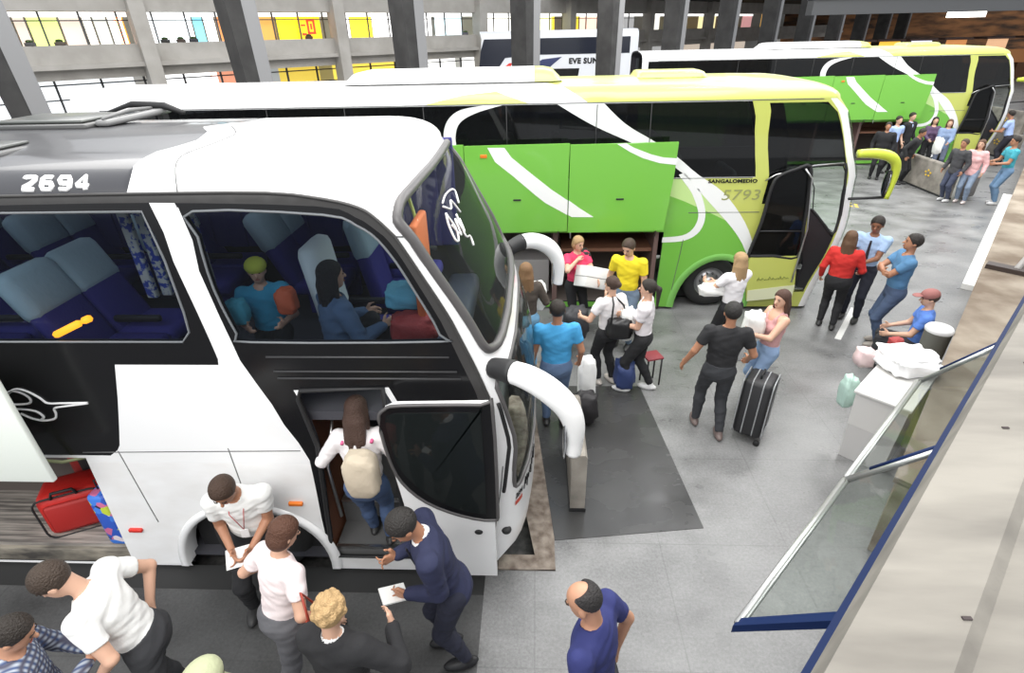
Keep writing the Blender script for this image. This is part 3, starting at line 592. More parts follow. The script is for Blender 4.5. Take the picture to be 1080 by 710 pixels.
MB().prism(dp(gl, dz-.02), (0, .008, 0)).build('door_glass', glassmat('door_glass_smoked', (.3, .36, .36), .35), d_)
MB().tube(dp(fr, dz-.01), .014, 6, True).build('door_seal', GASK, d_)
MB().ell((-.46, dz-.005, .75), (.035, .015, .025), n=8).build('door_lock', RUBBER, d_)
MB().tube([(-.92, dz+.03, 1.1), (-.95, dz+.12, 1.2), (-.95, dz+.12, 1.7), (-.9, dz+.03, 1.8)], .012).build('door_handrail', CHROME, d_)
# A-pillar rubber bar
stube(B1, [(.03, 1.92), (.02, 1.5), (.02, 1.02)], .016, 'pillar_seal', RUBBER, None)
MB().tube([B1.P(a, b, .006) for a, b in doorhole], .02, 8, True).build('door_frame', RUBBER, None)
lv = MB()
for z in (2.20, 2.32, 2.14): lv.tube([B1.P(-1.3, z, .004), B1.P(-.15, z, .004)], .008, 6)
lv.build('louvre', mat('louvre_grey', (.05, .05, .052), .5), None)
# entrance steps and interior
MB().box(-1.80, -1.0, 3.28, 3.62, .12, .28).build('entrance_step', [mat('step_floor', (.12, .12, .12), .6)], None)
MB().box(-1.80, -1.0, 3.58, 3.95, .12, .55).build('entrance_step', _m['step_floor'], None)
MB().box(-1.80, -1.0, 3.9, 4.3, .12, .85).build('entrance_step', _m['step_floor'], None)
for y, z in ((3.285, .285), (3.585, .555), (3.905, .855)): MB().box(-1.8, -1.0, y-.01, y+.02, z-.02, z+.005).build('step_edge', CHROME, None)
MB().box(-1.86, -1.82, 3.3, 4.6, .2, 1.72).build('stair_partition', mat('brown_partition', (.16, .06, .03), .5), None)
MB().box(-1.8, -1.0, 4.4, 4.44, .85, 1.72).build('stair_back_panel', mat('grey_back_panel', (.2, .2, .2), .6), None)
MB().box(-1.86, -1.0, 4.38, 4.41, 1.45, 1.5).build('warning_strip', mat('orange_strip', (.8, .15, .03), .5), None)
MB().tube([(-1.72, 3.35, .6), (-1.72, 3.32, 1.2), (-1.72, 3.6, 1.5), (-1.72, 4.1, 1.7)], .016).build('entrance_handrail', CHROME, None)
MB().box(-11, -.65, 3.32, 5.72, 1.70, 1.78).build('upper_deck_floor', mat('deck_floor', (.05, .05, .06), .8), None)
MB().box(-11, -.55, 3.34, 5.7, .06, .11).build('lower_floor', _m['deck_floor'], None)
MB().box(-.75, -.32, 3.5, 5.5, .3, 1.0, .05).build('dashboard', mat('dash_grey', (.06, .06, .065), .6), None)
MB().box(-.95, -.62, 3.4, 5.6, 1.78, 2.0, .06).build('upper_front_shelf', mat('shelf_grey', (.03, .035, .06), .6), None)
# luggage racks and ceiling lamps
MB().box(-11, -1.2, 3.42, 3.85, 3.42, 3.46).box(-11, -1.2, 5.2, 5.66, 3.18, 3.24).build('luggage_rack', mat('rack_grey', (.28, .28, .3), .5), None)
MB().box(-11, -1.1, 4.45, 4.6, 3.50, 3.53).build('ceiling_lamp', mat('cabin_lamp', (.9, .9, 1), .5, emit=(.85, .9, 1), es=1.6), None)
BLUESEAT = mat('blue_purple_upholstery', (.035, .03, .22), .8, bump=.2)
COVER = mat('pale_blue_headcover', (.42, .56, .62), .75, bump=.25, bscale=20)
def make_seat1():
    r = bpy.data.objects.new('seat_unit', None)
    b = MB().box(-.23, .23, -.42, .10, .22, .44, .06)
    b.box(-.23, .23, -.60, -.42, .30, 1.0, .06, M=Matrix.Rotation(.0, 4, 'X'))
    return b
def seat(x, y, z, recl=.3, cov=COVER, um=BLUESEAT, w=.23, hs=.38):
    """seat facing +x"""
    Mt = Matrix.Translation((x, y, z)); back = Mt @ Matrix.Translation((-.22, 0, .36)) @ Matrix.Rotation(-recl, 4, 'Y')
    s_ = MB().box(-.26, .26, -w, w, .28, .43, .05, M=Mt).box(-.07, .07, -w, w, 0, .78, .06, M=back)
    s_.box(-.2, .2, -.03, .03, 0, .3, 0, M=Mt)
    o = s_.build('passenger_seat', um, None)
    MB().box(-.085, .085, -w-.012, w+.012, .78-hs, .81, .075, M=back).build('head_cover', cov, o)
    MB().box(-.2, .2, w, w+.05, .5, .56, .02, M=Mt).build('armrest', RUBBER, o)
    return o
for x_ in (-2.15,-3.30, -4.5, -5.5, -6.5):
    for y_ in ((3.62, 4.08, 5.05, 5.5) if x_ < -2.5 else (5.05, 5.5)): seat(x_, y_, 1.78, .42)
seat(-1.42, 3.98, 1.78, .12, mat('white_headcover', (.72, .8, .82), .7, bump=.2, bscale=20), hs=.62, w=.2)
seat(-1.25, 4.75, 1.78, .2); seat(-1.25, 5.25, 1.78, .2)
# belongings on the upper deck
def blob(c, r, name, m, n=9, jit=.12, parent=None):
    mb = MB(); mb.ell((0, 0, 0), r, n=n); rnd = random.Random(int(c[0]*991+c[1]*77))
    mb.v = [tuple(Vector(c)+Vector(p)*(1+jit*(math.sin(9*p[0]/r[0]+c[0])*math.cos(7*p[1]/r[1]+c[1])*.5+rnd.uniform(-.25, .25)))) for p in mb.v]
    return mb.build(name, m, parent)
MB().tube([(-3.474, 3.30, 2.475), (-3.26, 3.30, 2.57)], .026, 6).tube([(-3.215, 3.30, 2.59), (-3.165, 3.30, 2.61)], .026, 6).build('amber_display', mat('amber_led', (1, .5, .05), .5, emit=(1, .33, .015), es=2.4), None)  # glowing bars stand in for an amber reflection in the window
cu = MB()
for k in range(42): 
    xx = -8.4+k*.18; cu.box(xx, xx+.19, 5.60+.02*(k % 2), 5.64+.02*(k % 2), 2.30, 3.42, .012)
cu.build('curtain', mat('blue_purple_curtain', (.04, .035, .17), .85), None)
pc = MB()
for k in range(5): xx = -3.05+k*.09; pc.box(xx, xx+.08, 3.75+.25*k*.2, 3.80+.25*k*.2, 2.55, 3.30, .012)
pc.build('patterned_curtain', noisemat('blue_white_pattern', (.03, .06, .35), (.5, .52, .5), 22, .8, lo=.45, hi=.52, bump=0), None)
MB().box(-.86, -.80, 3.5, 3.9, 2.3, 3.2, .02).build('orange_curtain', mat('rust_orange', (.65, .15, .05), .7), None)  # plain rust orange panel behind the windscreen
MB().tube([(-.84, 4.05, 2.2), (-.88, 4.05, 2.9), (-1.0, 4.05, 3.45)], .014).build('yellow_grab_pole', mat('yellow_green_pole', (.6, .62, .15), .4), None)
# luggage hold
MB().box(-6.3, -3.74, 3.26, 3.36, .04, .2, .01).build('hold_sill', noisemat('scuffed_sill', (.05, .045, .04), (.28, .25, .2), 7, .7, stretch=(.4, 3, 1)), None)
MB().box(-6, -3.66, 3.30, 5.4, .2, .24).build('hold_floor', noisemat('worn_plank_floor', (.12, .11, .10), (.42, .38, .34), 6, .7, stretch=(.3, 6, 1)), None)
MB().box(-6.1, -3.62, 3.95, 4.0, .2, 1.6).box(-3.65, -3.6, 3.3, 4.0, .2, 1.45).build('hold_liner', mat('hold_brown', (.11, .09, .08), .8), None)
MB().tube([(-3.72, 3.28, 1.32), (-3.85, 3.2, 1.34), (-4.15, 3.02, 1.55)], .014).build('flap_strut', mat('olive_strut', (.22, .24, .12), .5), None)
# raised luggage flap
f_ = MB().box(-5.8, -3.70, 2.94, 2.985, 1.37, 2.47, .01).build('luggage_flap', mat('flap_white', (.8, .84, .78), .3), None)
f2 = MB().box(-8, -5.85, 2.94, 2.985, 1.37, 2.47, .01).build('luggage_flap', _m['flap_white'], None)
# roof hatches
def hatch(x0, x1, y0, y1, z, nm='roof_hatch'):
    h = MB().box(x0, x1, y0, y1, z-.03, z+.02, .02).build(nm, mat('hatch_grey', (.05, .05, .05), .4), None)
    MB().box(x0+.08, x1-.08, y0+.08, y1-.08, z+.02, z+.045, .012).build('hatch_lid', mat('hatch_lid', (.07, .075, .07), .3), h)
    return h
hatch(-4.55, -3.62, 4.5, 5.2, 3.72)
hatch(-4.7, -3.62, 3.6, 4.1, 3.66)
MB().tube([(-3.55, 4.62, 3.77), (-3.58, 5.0, 3.79), (-3.6, 5.35, 3.77)], [.012, .018, .012]).box(-3.62, -3.5, 4.6, 5.5, 3.71, 3.76, .02).build('roof_aerial', mat('aerial_grey', (.2, .2, .2), .4), None)
MB().tube([(-4.1, 5.45, 3.72), (-3.8, 5.4, 3.80), (-3.5, 5.4, 3.78), (-3.3, 5.35, 3.72)], [.02, .03, .035, .02]).build('roof_aerial', RUBBER, None)
adopt(R1, before)
# ------------------------------------------------------------ lime, green and white coaches
PROF2 = [(0, -.05), (.5, .05), (1, .2), (1.5, .27), (2, .22), (2.3, .2), (2.6, .08), (2.9, -.03), (3.2, -.17), (3.38, -.33)]
PROF2 = [(float(a), float(b)) for a, b in crv(PROF2, 5)]
def green_coach(dx, dy, label, number, x0):
    B = Shell(x0, 8.65+dy, 3.38, PROF2, .3, 3, -.6, rf=1.5)
    ox = x0-4.92
    root = empty('touring_coach', (x0-5, 8.65+dy+1.2, 0), 0, label, 'bus', 'lime and green coaches with raised luggage doors')
    have = {o.name for o in COL.objects}
    LF = B.LF
    hole = [(-.5, 2.41), (-.06, 2.44), (-.03, 2.3), (-.03, 1.2), (-.03, .33), (-.25, .33), (-.42, 1.06), (-.49, 1.84)]
    WA = [(-1.99, .05)]+[(-1.46-.53*math.cos(t), .14+.80*math.sin(t)) for t in [PI*i/16 for i in range(17)]]+[(-.93, .05)]
    green = crv([(-3.0, 2.28), (-2.26, 2.0), (-1.9, 1.82), (-1.448, 1.541), (-1.25, 1.3), (-1.12, 1.0)], 4)+[(-1.0, .6), (-.93, .05), (-11.5, .05), (-11.5, 2.28)]
    pale = [(-3.0, 2.28)]+crv([(-3., 2.28), (-2.26, 2.0), (-1.9, 1.82), (-1.448, 1.541), (-1.25, 1.3), (-1.15, 1.1)], 4)+[(-1.4, 1.5), (-1.65, 1.85), (-1.9, 2.15), (-2.0, 2.28)]
    yroof = [(-3.54, 3.39), (-3.8, 3.66), (-4.2, 4.2), (-4.3, 4.8), (LF+4.3, 4.8), (LF+4.2, 4.2), (LF+3.8, 3.66), (LF+3.54, 3.39), (LF+.0, 3.38), (LF, .05), (LF*.8, .05), (LF*.8, 3.0), (LF*.2, 3.0), (.14, 3.39)]
    patch = [(-4.4, 3.385), (-4.7, 3.55), (-4.9, 3.68), (-5.4, 3.6), (-6.0, 3.385)]
    lug = [(-8.5, .15), (-8.5, 1.41), (-2.29, 1.41), (-2.27, .15)]
    regs = [('side_skirt', GREEN, green), ('side_skirt', PALE, pale),
            ('front_quarter_panel', LIME, [(-2.0, 2.28)]+crv([(-2.0, 2.28), (-1.9, 2.15), (-1.65, 1.85), (-1.4, 1.5), (-1.15, 1.1), (-1.0, .6), (-.93, .05)], 3)+[(-.0, .05), (-.0, 3.4), (-1.13, 3.4), (-1.21, 2.95), (-1.23, 2.28)]),
            ('roof_panel', LIME, yroof), ('roof_panel', LIME, patch, 'join'),
            ('side_window', GLASSD, [(-11.3, 2.285), (-11.3, 3.37), (-1.13, 3.37), (-1.20, 2.95), (-1.225, 2.285)]),
            ('front_side_window', GLASSD, crv([(-.90, 3.34), (-1.03, 2.9), (-1.06, 2.3), (-1.10, 1.86)], 3)+[(-.45, 1.84), (-.5, 2.41), (-.02, 2.44), (-.01, 2.7), (-.02, 3.2), (-.07, 3.34)]),
            ('side_window', GLASSD, [(LF+11.3, 2.285), (LF+11.3, 3.37), (LF+.5, 3.37), (LF+.5, 2.285)]),
            ('corner_pillar', WHITE, [(.0, .05), (.0, 3.38), (.12, 3.38), (.12, .05)]),
            ('windscreen', GLASSW, rrect(.2, LF-.2, 1.2, 3.2, .12)),
            ('door_opening', None, hole), ('door_lower_panel', mat('satin_black_panel', (.02, .02, .022), .45), [(-.49, 1.84), (-.46, 1.75), (-.2, 1.45), (-.03, 1.28), (-.03, .40), (-.18, .42), (-.26, .8), (-.40, 1.06)]), ('wheel_opening', None, WA), ('luggage_opening', None, lug)]
    shell_parts(B, None, regs, ('body_shell', WHITE), DARKIN, .05)
    keep = {o.name for o in COL.objects}-have
    def P(s, v, o=0): return B.P(s, v, o)
    WVN = mat('white_vinyl', (.83, .84, .83), .3)
    # flowing white bands
    st = MB(); spatch(st, B, ([(-3.99, 3.37), (-3.456, 3.073), (-2.844, 2.808), (-2.522, 2.651), (-2.179, 2.40), (-1.958, 2.15), (-1.672, 1.79), (-1.342, 1.349), (-1.13, .98), (-1.0, .6)], [(-3.3, 3.37), (-2.962, 3.079), (-2.508, 2.816), (-2.199, 2.591), (-1.935, 2.332), (-1.592, 2.049), (-1.326, 1.65), (-1.11, 1.2), (-1.03, .95), (-.97, .6)])); st.build('white_band', WVN, None)
    st = MB(); spatch(st, B, ([(-5.676, 2.70), (-5.72, 2.95), (-5.64, 3.17), (-5.445, 3.31), (-5.087, 3.372)], [(-5.52, 2.70), (-5.535, 2.95), (-5.45, 3.14), (-5.2, 3.27), (-4.8, 3.372)])); st.build('white_band', WVN, None)
    rg = crv([(-2.152, 2.364), (-2.06, 2.24), (-1.927, 2.054), (-1.825, 1.718), (-1.868, 1.45), (-2.018, 1.31), (-2.302, 1.277)], 4)
    st = MB(); spatch(st, B, ([(-2.18, 2.33), (-2.09, 2.2), (-1.975, 2.02), (-1.875, 1.718), (-1.905, 1.49), (-2.03, 1.355), (-2.3, 1.32)], [(-2.10, 2.36), (-2.02, 2.25), (-1.885, 2.07), (-1.785, 1.718), (-1.825, 1.42), (-2.0, 1.262), (-2.3, 1.23)])); st.build('white_band', WVN, None)
    jn = MB()
    for pl in ([(-11, 3.385), (-.1, 3.385)], [(-11, 2.275), (-1.26, 2.275)], [(-2.0, 1.73), (-1.12, 1.73)], [(-2.02, 1.28), (-2.04, .2)]): MB().tube([P(a, b, .002) for a, b in crv(pl, 8)], .006, 5).build('panel_joint', _m['joint_shadow_rubber'], None)
    for s in (-8.4, -7.2, -6., -4.75, -3.4, -2.6): MB().tube([P(s, 2.3, .003), P(s, 3.36, .003)], .008, 5).build('window_joint', RUBBER, None)
    fl = MB(); ao = [(-1.46-.62*math.cos(t), .05+.98*math.sin(t)) for t in [PI*i/20 for i in range(21)]]; ai = [(-1.46-.52*math.cos(t), .05+.88*math.sin(t)) for t in [PI*i/20 for i in range(21)]]
    rows = [[P(a, b, .004) for a, b in ao], [P(a, b, .035) for a, b in ai], [P(a, b, -.12) for a, b in ai]]
    fl.add([p for r in rows for p in r], [(r*21+i, r*21+i+1, (r+1)*21+i+1, (r+1)*21+i) for r in range(2) for i in range(20)], 0, True).build('wheel_arch', mat('green_arch', (.22, .55, .12), .35), None)
    wx = P(-1.46, .4).x
    y0 = 8.65+dy
    wheel(None, 3.03+ox, y0+.13, .455, .455); wheel(None, 3.03+ox, y0+2.45, .455, .455)
    wheel(None, -3.6+ox, y0+.13, .455, .455)
    MB().box(2.43+ox, 3.63+ox, y0+.42, y0+1.0, .06, 1.1).build('wheel_housing', RUBBER, None)
    if number:
        stext(B, number, -1.62, 1.93, .235, 'fleet_number', mat('grey_lettering', (.3, .32, .12), .5), None, shear=.15, space=1.05)
        stext(B, 'SANGALOMEDIO', -1.80, 2.20, .075, 'operator_lettering', BLACK, None, bold=.003, space=1.05)
    p = P(-.62, .55); 
    # opened door leaf, slid back along the side
    yl = y0-.14
    L1 = [(3.60, 2.20), (3.66, 2.30), (3.80, 2.37), (4.12, 2.46), (4.17, 2.4), (4.25, 1.88), (4.285, 1.0), (4.37, .43), (3.62, .22), (3.55, .6), (3.53, 1.03), (3.50, 1.1)]
    q = lambda pl, y: [(a+ox, y, b) for a, b in pl]
    leaf = MB().prism(q([(3.62, .22), (3.55, .6), (3.52, 1.03), (4.285, 1.03), (4.37, .43), (4.36, .30)], yl), (0, .05, 0)).build('entrance_door', LIME, None)
    MB().prism(q([(3.62, .22), (3.60, .42), (4.36, .52), (4.36, .30)], yl-.004), (0, .004, 0)).build('door_lower_band', mat('pale_yellow_vinyl', (.72, .74, .5), .4), leaf)
    fo = crv([(3.505, 1.08), (3.60, 1.6), (3.64, 2.15), (3.72, 2.32), (3.95, 2.42), (4.15, 2.46), (4.22, 2.1), (4.28, 1.5), (4.30, 1.02), (3.9, 1.03), (3.56, 1.03)], 3, True)
    MB().tube(q(fo, yl+.02), .028, 6, True).tube(q([(3.60, 1.46), (4.26, 1.455)], yl), .014, 6).build('door_frame', RUBBER, leaf)
    MB().prism(q(fo, yl+.02), (0, .006, 0)).build('door_glass', GLASSD, leaf)
    MB().tube(q([(4.26, .6), (4.3, 1.5), (4.18, 2.3), (4.05, 2.44)], yl-.06), .014).build('door_handrail', CHROME, leaf)
    if number:
        lt = MB()
        for k in range(9): lt.tube([(3.72+ox+.058*k, yl-.006, .60+.004*k), (3.74+ox+.058*k, yl-.006, .66+.004*k-.02*(k % 3)), (3.76+ox+.058*k, yl-.006, .61+.02*(k % 2)+.004*k)], .007, 5)
        lt.build('door_lettering', mat('olive_lettering', (.2, .24, .05), .5), leaf)
    MB().tube([P(a_, b_, .0) for a_, b_ in crv([(-.50, 1.78), (-.52, 2.3), (-.47, 2.44), (-.08, 2.45), (-.03, 2.38), (-.03, 1.4), (-.2, 1.48), (-.44, 1.76)], 3, True)], .022, 6, True).build('window_frame', RUBBER, None)
    MB().tube([P(-1.12, 2.24, .06), P(-1.0, 2.33, .08), P(-.5, 2.46, .08), P(-.08, 2.49, .06)], .012).build('door_rail', CHROME, None)
    # step well and interior
    MB().box(3.65+ox, 4.75+ox, y0+.05, y0+.35, .16, .34).build('entrance_step', _m['step_floor'], None)
    MB().box(3.65+ox, 4.75+ox, y0+.33, y0+.62, .16, .6).build('entrance_step', _m['step_floor'], None)
    MB().box(3.65+ox, 4.75+ox, y0+.6, y0+.9, .16, .9).build('entrance_step', _m['step_floor'], None)
    for yy, zz in ((y0+.055, .345), (y0+.335, .605)): MB().box(3.9+ox, 4.72+ox, yy-.012, yy+.012, zz-.02, zz+.01).build('step_edge', CHROME, None)
    MB().box(-6+ox, 3.5+ox, y0+.06, y0+2.46, 1.42, 1.5).build('saloon_floor', _m['deck_floor'], None)
    MB().box(4.35+ox, 4.85+ox, y0+.95, y0+2.4, .3, 1.3, .06).build('dashboard', _m['dash_grey'], None)
    MB().tube([(4.72+ox, y0+.5, 1.3), (4.75+ox, y0+.8, 1.9), (4.72+ox, y0+1.2, 2.2)], .01).build('wiper_arm', RUBBER, None)
    for sx in (4.0, 2.6, 1.7, .8, -.1, -1.0, -1.9):
        for sy in (.35, .8, 1.75, 2.2):
            if sx == 4.0 and sy < 1.7: continue
            if sx > 2: 
                if sy in (.35, .8) and sx > 2.7: continue
            seat(sx+ox, y0+sy, 1.5 if sx < 4 else .9, .25, mat('grey_headcover', (.3, .32, .34), .8), mat('navy_upholstery', (.02, .03, .13), .8))
    # luggage hold
    BR = mat('hold_brown_panel', (.22, .10, .06), .6)
    MB().box(-6+ox, 2.03+ox, y0+1.15, y0+1.2, .15, 1.4).box(-6+ox, 2.03+ox, y0+.05, y0+1.15, .11, .15).build('hold_liner', _m['hold_brown'], None)
    MB().box(.45+ox, 2.0+ox, y0+.16, y0+1.15, 1.02, 1.08).box(.45+ox, 2.0+ox, y0+1.08, y0+1.14, 1.08, 1.4).build('hold_shelf', BR, None)
    MB().box(-.95+ox, .25+ox, y0+.3, y0+1.1, .2, .82, .02).build('hold_locker', mat('pale_grey_locker', (.42, .40, .40), .5), None)
    for xa, xb in ((.30, .38), (1.97, 2.04), (-1.15, -1.07)): MB().box(xa+ox, xb+ox, y0+.03, y0+1.15, .15, 1.41).build('hold_partition', mat('hold_post', (.16, .1, .09), .6), None)
    # raised luggage doors
    yf = y0-.30
    WV = mat('white_vinyl', (.83, .84, .83))
    for a, b, k in ((.52, 2.09, 0), (-1.06, .505, 1), (-2.64, -1.075, 2)):
        ts = .05 if k == 0 else 0
        o = MB().prism(q([(a, 1.515), (b-ts*1.3, 1.535), (b, 2.42), (b+.008, 2.868), (a, 2.85)], yf), (0, .045, 0)).build('luggage_door', GREEN, None)
        MB().box((a+b)/2-.06+ox, (a+b)/2+.06+ox, yf-.012, yf, 2.03, 2.055, .004).build('door_latch', RUBBER, o)
        MB().tube(q([(a+.04, 1.53), (a+.05, 1.40)], yf+.05), .012).tube([(b-.12+ox, yf+.05, 1.9), (b-.12+ox, y0+.05, 1.3)], .012).build('door_strut', CHROME, o)
        if k == 1:
            s_ = [( -.708, 2.826), (-.60, 2.62), (-.35, 2.421), (-.0, 2.12), (.157, 1.995), (.505, 1.80)]; t_ = [(-.454, 2.823), (-.35, 2.68), (-.062, 2.446), (.25, 2.2), (.505, 2.03), (.506, 2.03)]
            MB().prism(q(s_+t_[::-1][1:], yf-.004), (0, .004, 0)).build('white_band', WV, o)
            MB().box(-.82+ox, -.72+ox, yf-.012, yf, 2.68, 2.73, .004).build('amber_reflector', mat('amber_lens', (.8, .2, .02)), o)
        if k == 0:
            MB().prism(q([(.52, 1.80), (.576, 1.766), (.917, 1.763), (.7, 1.90), (.52, 2.03)], yf-.004), (0, .004, 0)).build('white_band', WV, o); MB().prism(q([(1.204, 2.854), (1.4, 2.74), (1.595, 2.65), (1.85, 2.575), (2.1, 2.545), (2.1, 2.64), (1.9, 2.655), (1.717, 2.70), (1.45, 2.80), (1.34, 2.862)], yf-.004), (0, .004, 0)).build('white_band', WV, o)
    # roof equipment
    zc = 3.64
    Lp = (-3.9, .95)
    def pod(xa, xb, ya, yb, h, nm, m1, m2, cut):
        n = 24; vs = []; fs = []
        prof = [(0, 0), (.03, .55), (.12, .9), (.3, 1), (.7, 1), (.88, .9), (.97, .55), (1, 0)]
        for i in range(n+1):
            t = i/n; x = xa+(xb-xa)*t; e = min(1, (1-abs(2*t-1))*7); e = math.sin(e*PI/2)**.7
            for u, z in prof: vs.append((x, ya+(yb-ya)*(.5+(u-.5)*(.86+.14*e)), zc+h*z*e))
        P_ = len(prof); mb = MB(); mb2 = MB()
        for i in range(n):
            for j in range(P_-1):
                fs.append(((i*P_+j, (i+1)*P_+j, (i+1)*P_+j+1, i*P_+j+1), (i+.5)/n+ (j/(P_-1)-.5)*-.0))
        o = MB().add(vs, [f for f, t in fs if t <= cut], 0, True).build(nm, m1, None)
        if cut < 1: MB().add(vs, [f for f, t in fs if t > cut], 0, True).build('pod_end', m2, o)
        return o
    pod(-2.0-3.2*0+ox-1.05, .42+ox, y0+.62, y0+1.95, .17, 'air_conditioning_pod', mat('white_pod', (.86, .86, .85), .3), LIME, .87)
    pod(1.62+ox, 2.72+ox, y0+.85, y0+1.75, .09, 'roof_hatch', LIME, LIME, 1)
    # mirror
    LM = mat('lime_mirror', (.55, .64, .06), .3)
    mp = crv([(4.78, 8.5, 2.64), (5.02, 8.48, 2.645), (5.24, 8.46, 2.60), (5.36, 8.46, 2.48), (5.39, 8.46, 2.25), (5.36, 8.46, 1.98)], 4)
    mp = [(a+ox, b+dy, c) for a, b, c in mp]
    arm = MB().tube(mp, [.045+.03*math.sin(PI*min(1,i/(len(mp)-1)+.15)) for i in range(len(mp))], 10).build('mirror_arm', LM, None)
    MB().tube([(5.36+ox, 8.46+dy, 2.0), (4.83+ox, 8.5+dy, 1.97)], .022).tube([(5.33+ox, 8.47+dy, 2.0), (5.335+ox, 8.47+dy, 2.4)], .035).build('mirror_bracket', RUBBER, arm)
    MB().ell((5.32+ox, 8.5+dy, 2.2), (.012, .09, .2)).build('mirror_glass', _m['mirror_silver'], arm)
    for o in list(COL.objects):
        if o.parent is None and o is not root and o.name not in have:
            inv_parent(o, root)
    return root
green_coach(0, 0, 'lime, green and white coach numbered 5793, its raised green luggage doors behind the queue', '5793', 4.92)
green_coach(11.2, 11.25, 'farther lime and green coach at the upper right, beyond an empty bay', None, 15.6)
# ------------------------------------------------------------ far coach seen between the pillars
def far_coach():
    root = empty('far_coach', (3, 31, 0), 0, 'white double-deck coach with red and navy swirls parked behind the dark concrete pillars', 'bus')
    have = {o.name for o in COL.objects}
    # nose points left, so a mirrored shell is laid out along +x
    def Q(x, z, o=0.): return (x, 30.0-o+ (.0 if z < 4.0 else (z-4.0)*1.2), z)
    x0, x1 = -2.75, 5.4
    LB = mat('far_coach_white', (.72, .74, .78), .3)
    body = MB()
    prof = [(30.0, .35), (30.0, 4.0), (30.12, 4.2), (30.5, 4.32), (31.3, 4.34), (32.1, 4.32), (32.45, 4.2), (32.55, 4.0), (32.55, .35)]
    def ringat(x, k): return [(x-(.25*(1-abs((y-31.27)/1.3)**3) if k == 0 else 0)+ (max(0, (z-2.2))*.16 if k == 0 else 0), y, z) for y, z in prof]
    ra, rb = ringat(x0, 0), ringat(x1, 1); n = len(prof)
    body.add(ra+rb, [(i, i+1, n+i+1, n+i) for i in range(n-1)]+[tuple(range(n)), tuple(range(n, 2*n))[::-1], (0, n-1, 2*n-1, n)]).build('body_shell', LB, None)
    s1 = MB().prism([Q(-2.35, 3.98, .012), Q(-2.55, 3.4, .012), Q(-2.7, 2.3, .012), Q(-1.9, 2.3, .012), Q(-1.3, 3.1, .012), Q(.2, 3.22, .012), Q(5.0, 3.22, .012), Q(5.0, 3.98, .012)], (0, .01, 0)).build('side_window', mat('far_glass', (.015, .018, .03), .2), None)
    MB().prism([Q(.9, 2.55, .014), Q(.75, 2.0, .014), Q(.9, 1.72, .014), Q(2.1, 1.72, .014), Q(2.45, 2.2, .014), Q(2.5, 2.55, .014)], (0, .01, 0)).build('lower_window', BLACK, None)
    MB().prism([Q(-1.85, 2.0, .014), Q(-1.6, 2.5, .014), Q(-1.1, 2.85, .014), Q(.1, 2.95, .014), Q(.1, 2.0, .014)], (0, .01, 0)).build('red_swirl', mat('red_swirl', (.62, .03, .02), .4), None)
    MB().prism([Q(.3, 2.2, .016), Q(.75, 2.5, .016), Q(.7, 1.9, .016), Q(.3, 1.8, .016)], (0, .01, 0)).build('red_swirl', _m['red_swirl'], None)
    MB().prism([Q(.15, 2.75, .013), Q(.6, 3.0, .013), Q(1.6, 3.1, .013), Q(1.2, 2.8, .013), Q(.9, 2.55, .013), Q(.15, 2.3, .013)], (0, .01, 0)).build('navy_swirl', mat('navy_swirl', (.03, .04, .12), .4), None)
    v, f = textmesh('EVE SUN', .36, .01, bold=.015, space=1.1)
    MB().add([Q(1.95+a, 2.78+b, .02+c) for a, b, c in v], f).build('operator_lettering', BLACK, None)
    lt = MB()
    for k in range(6): lt.tube([Q(-1.2+k*.15, 2.5, .03), Q(-1.12+k*.15, 2.5+.2*(1+(k % 2)*.4), .03), Q(-1.06+k*.15, 2.52, .03)], .03, 5)
    lt.build('white_lettering', WHITE, None)
    wheel(None, 3.4, 30.1, .5, .5); wheel(None, 4.6, 30.1, .5, .5); wheel(None, -.9, 30.1, .5, .5)
    for o in list(COL.objects):
        if o.parent is None and o is not root and o.name not in have: inv_parent(o, root)
    root.location.y += 2.; root.location.x -= .15; root.scale = (1.03, 1, 1)
far_coach()
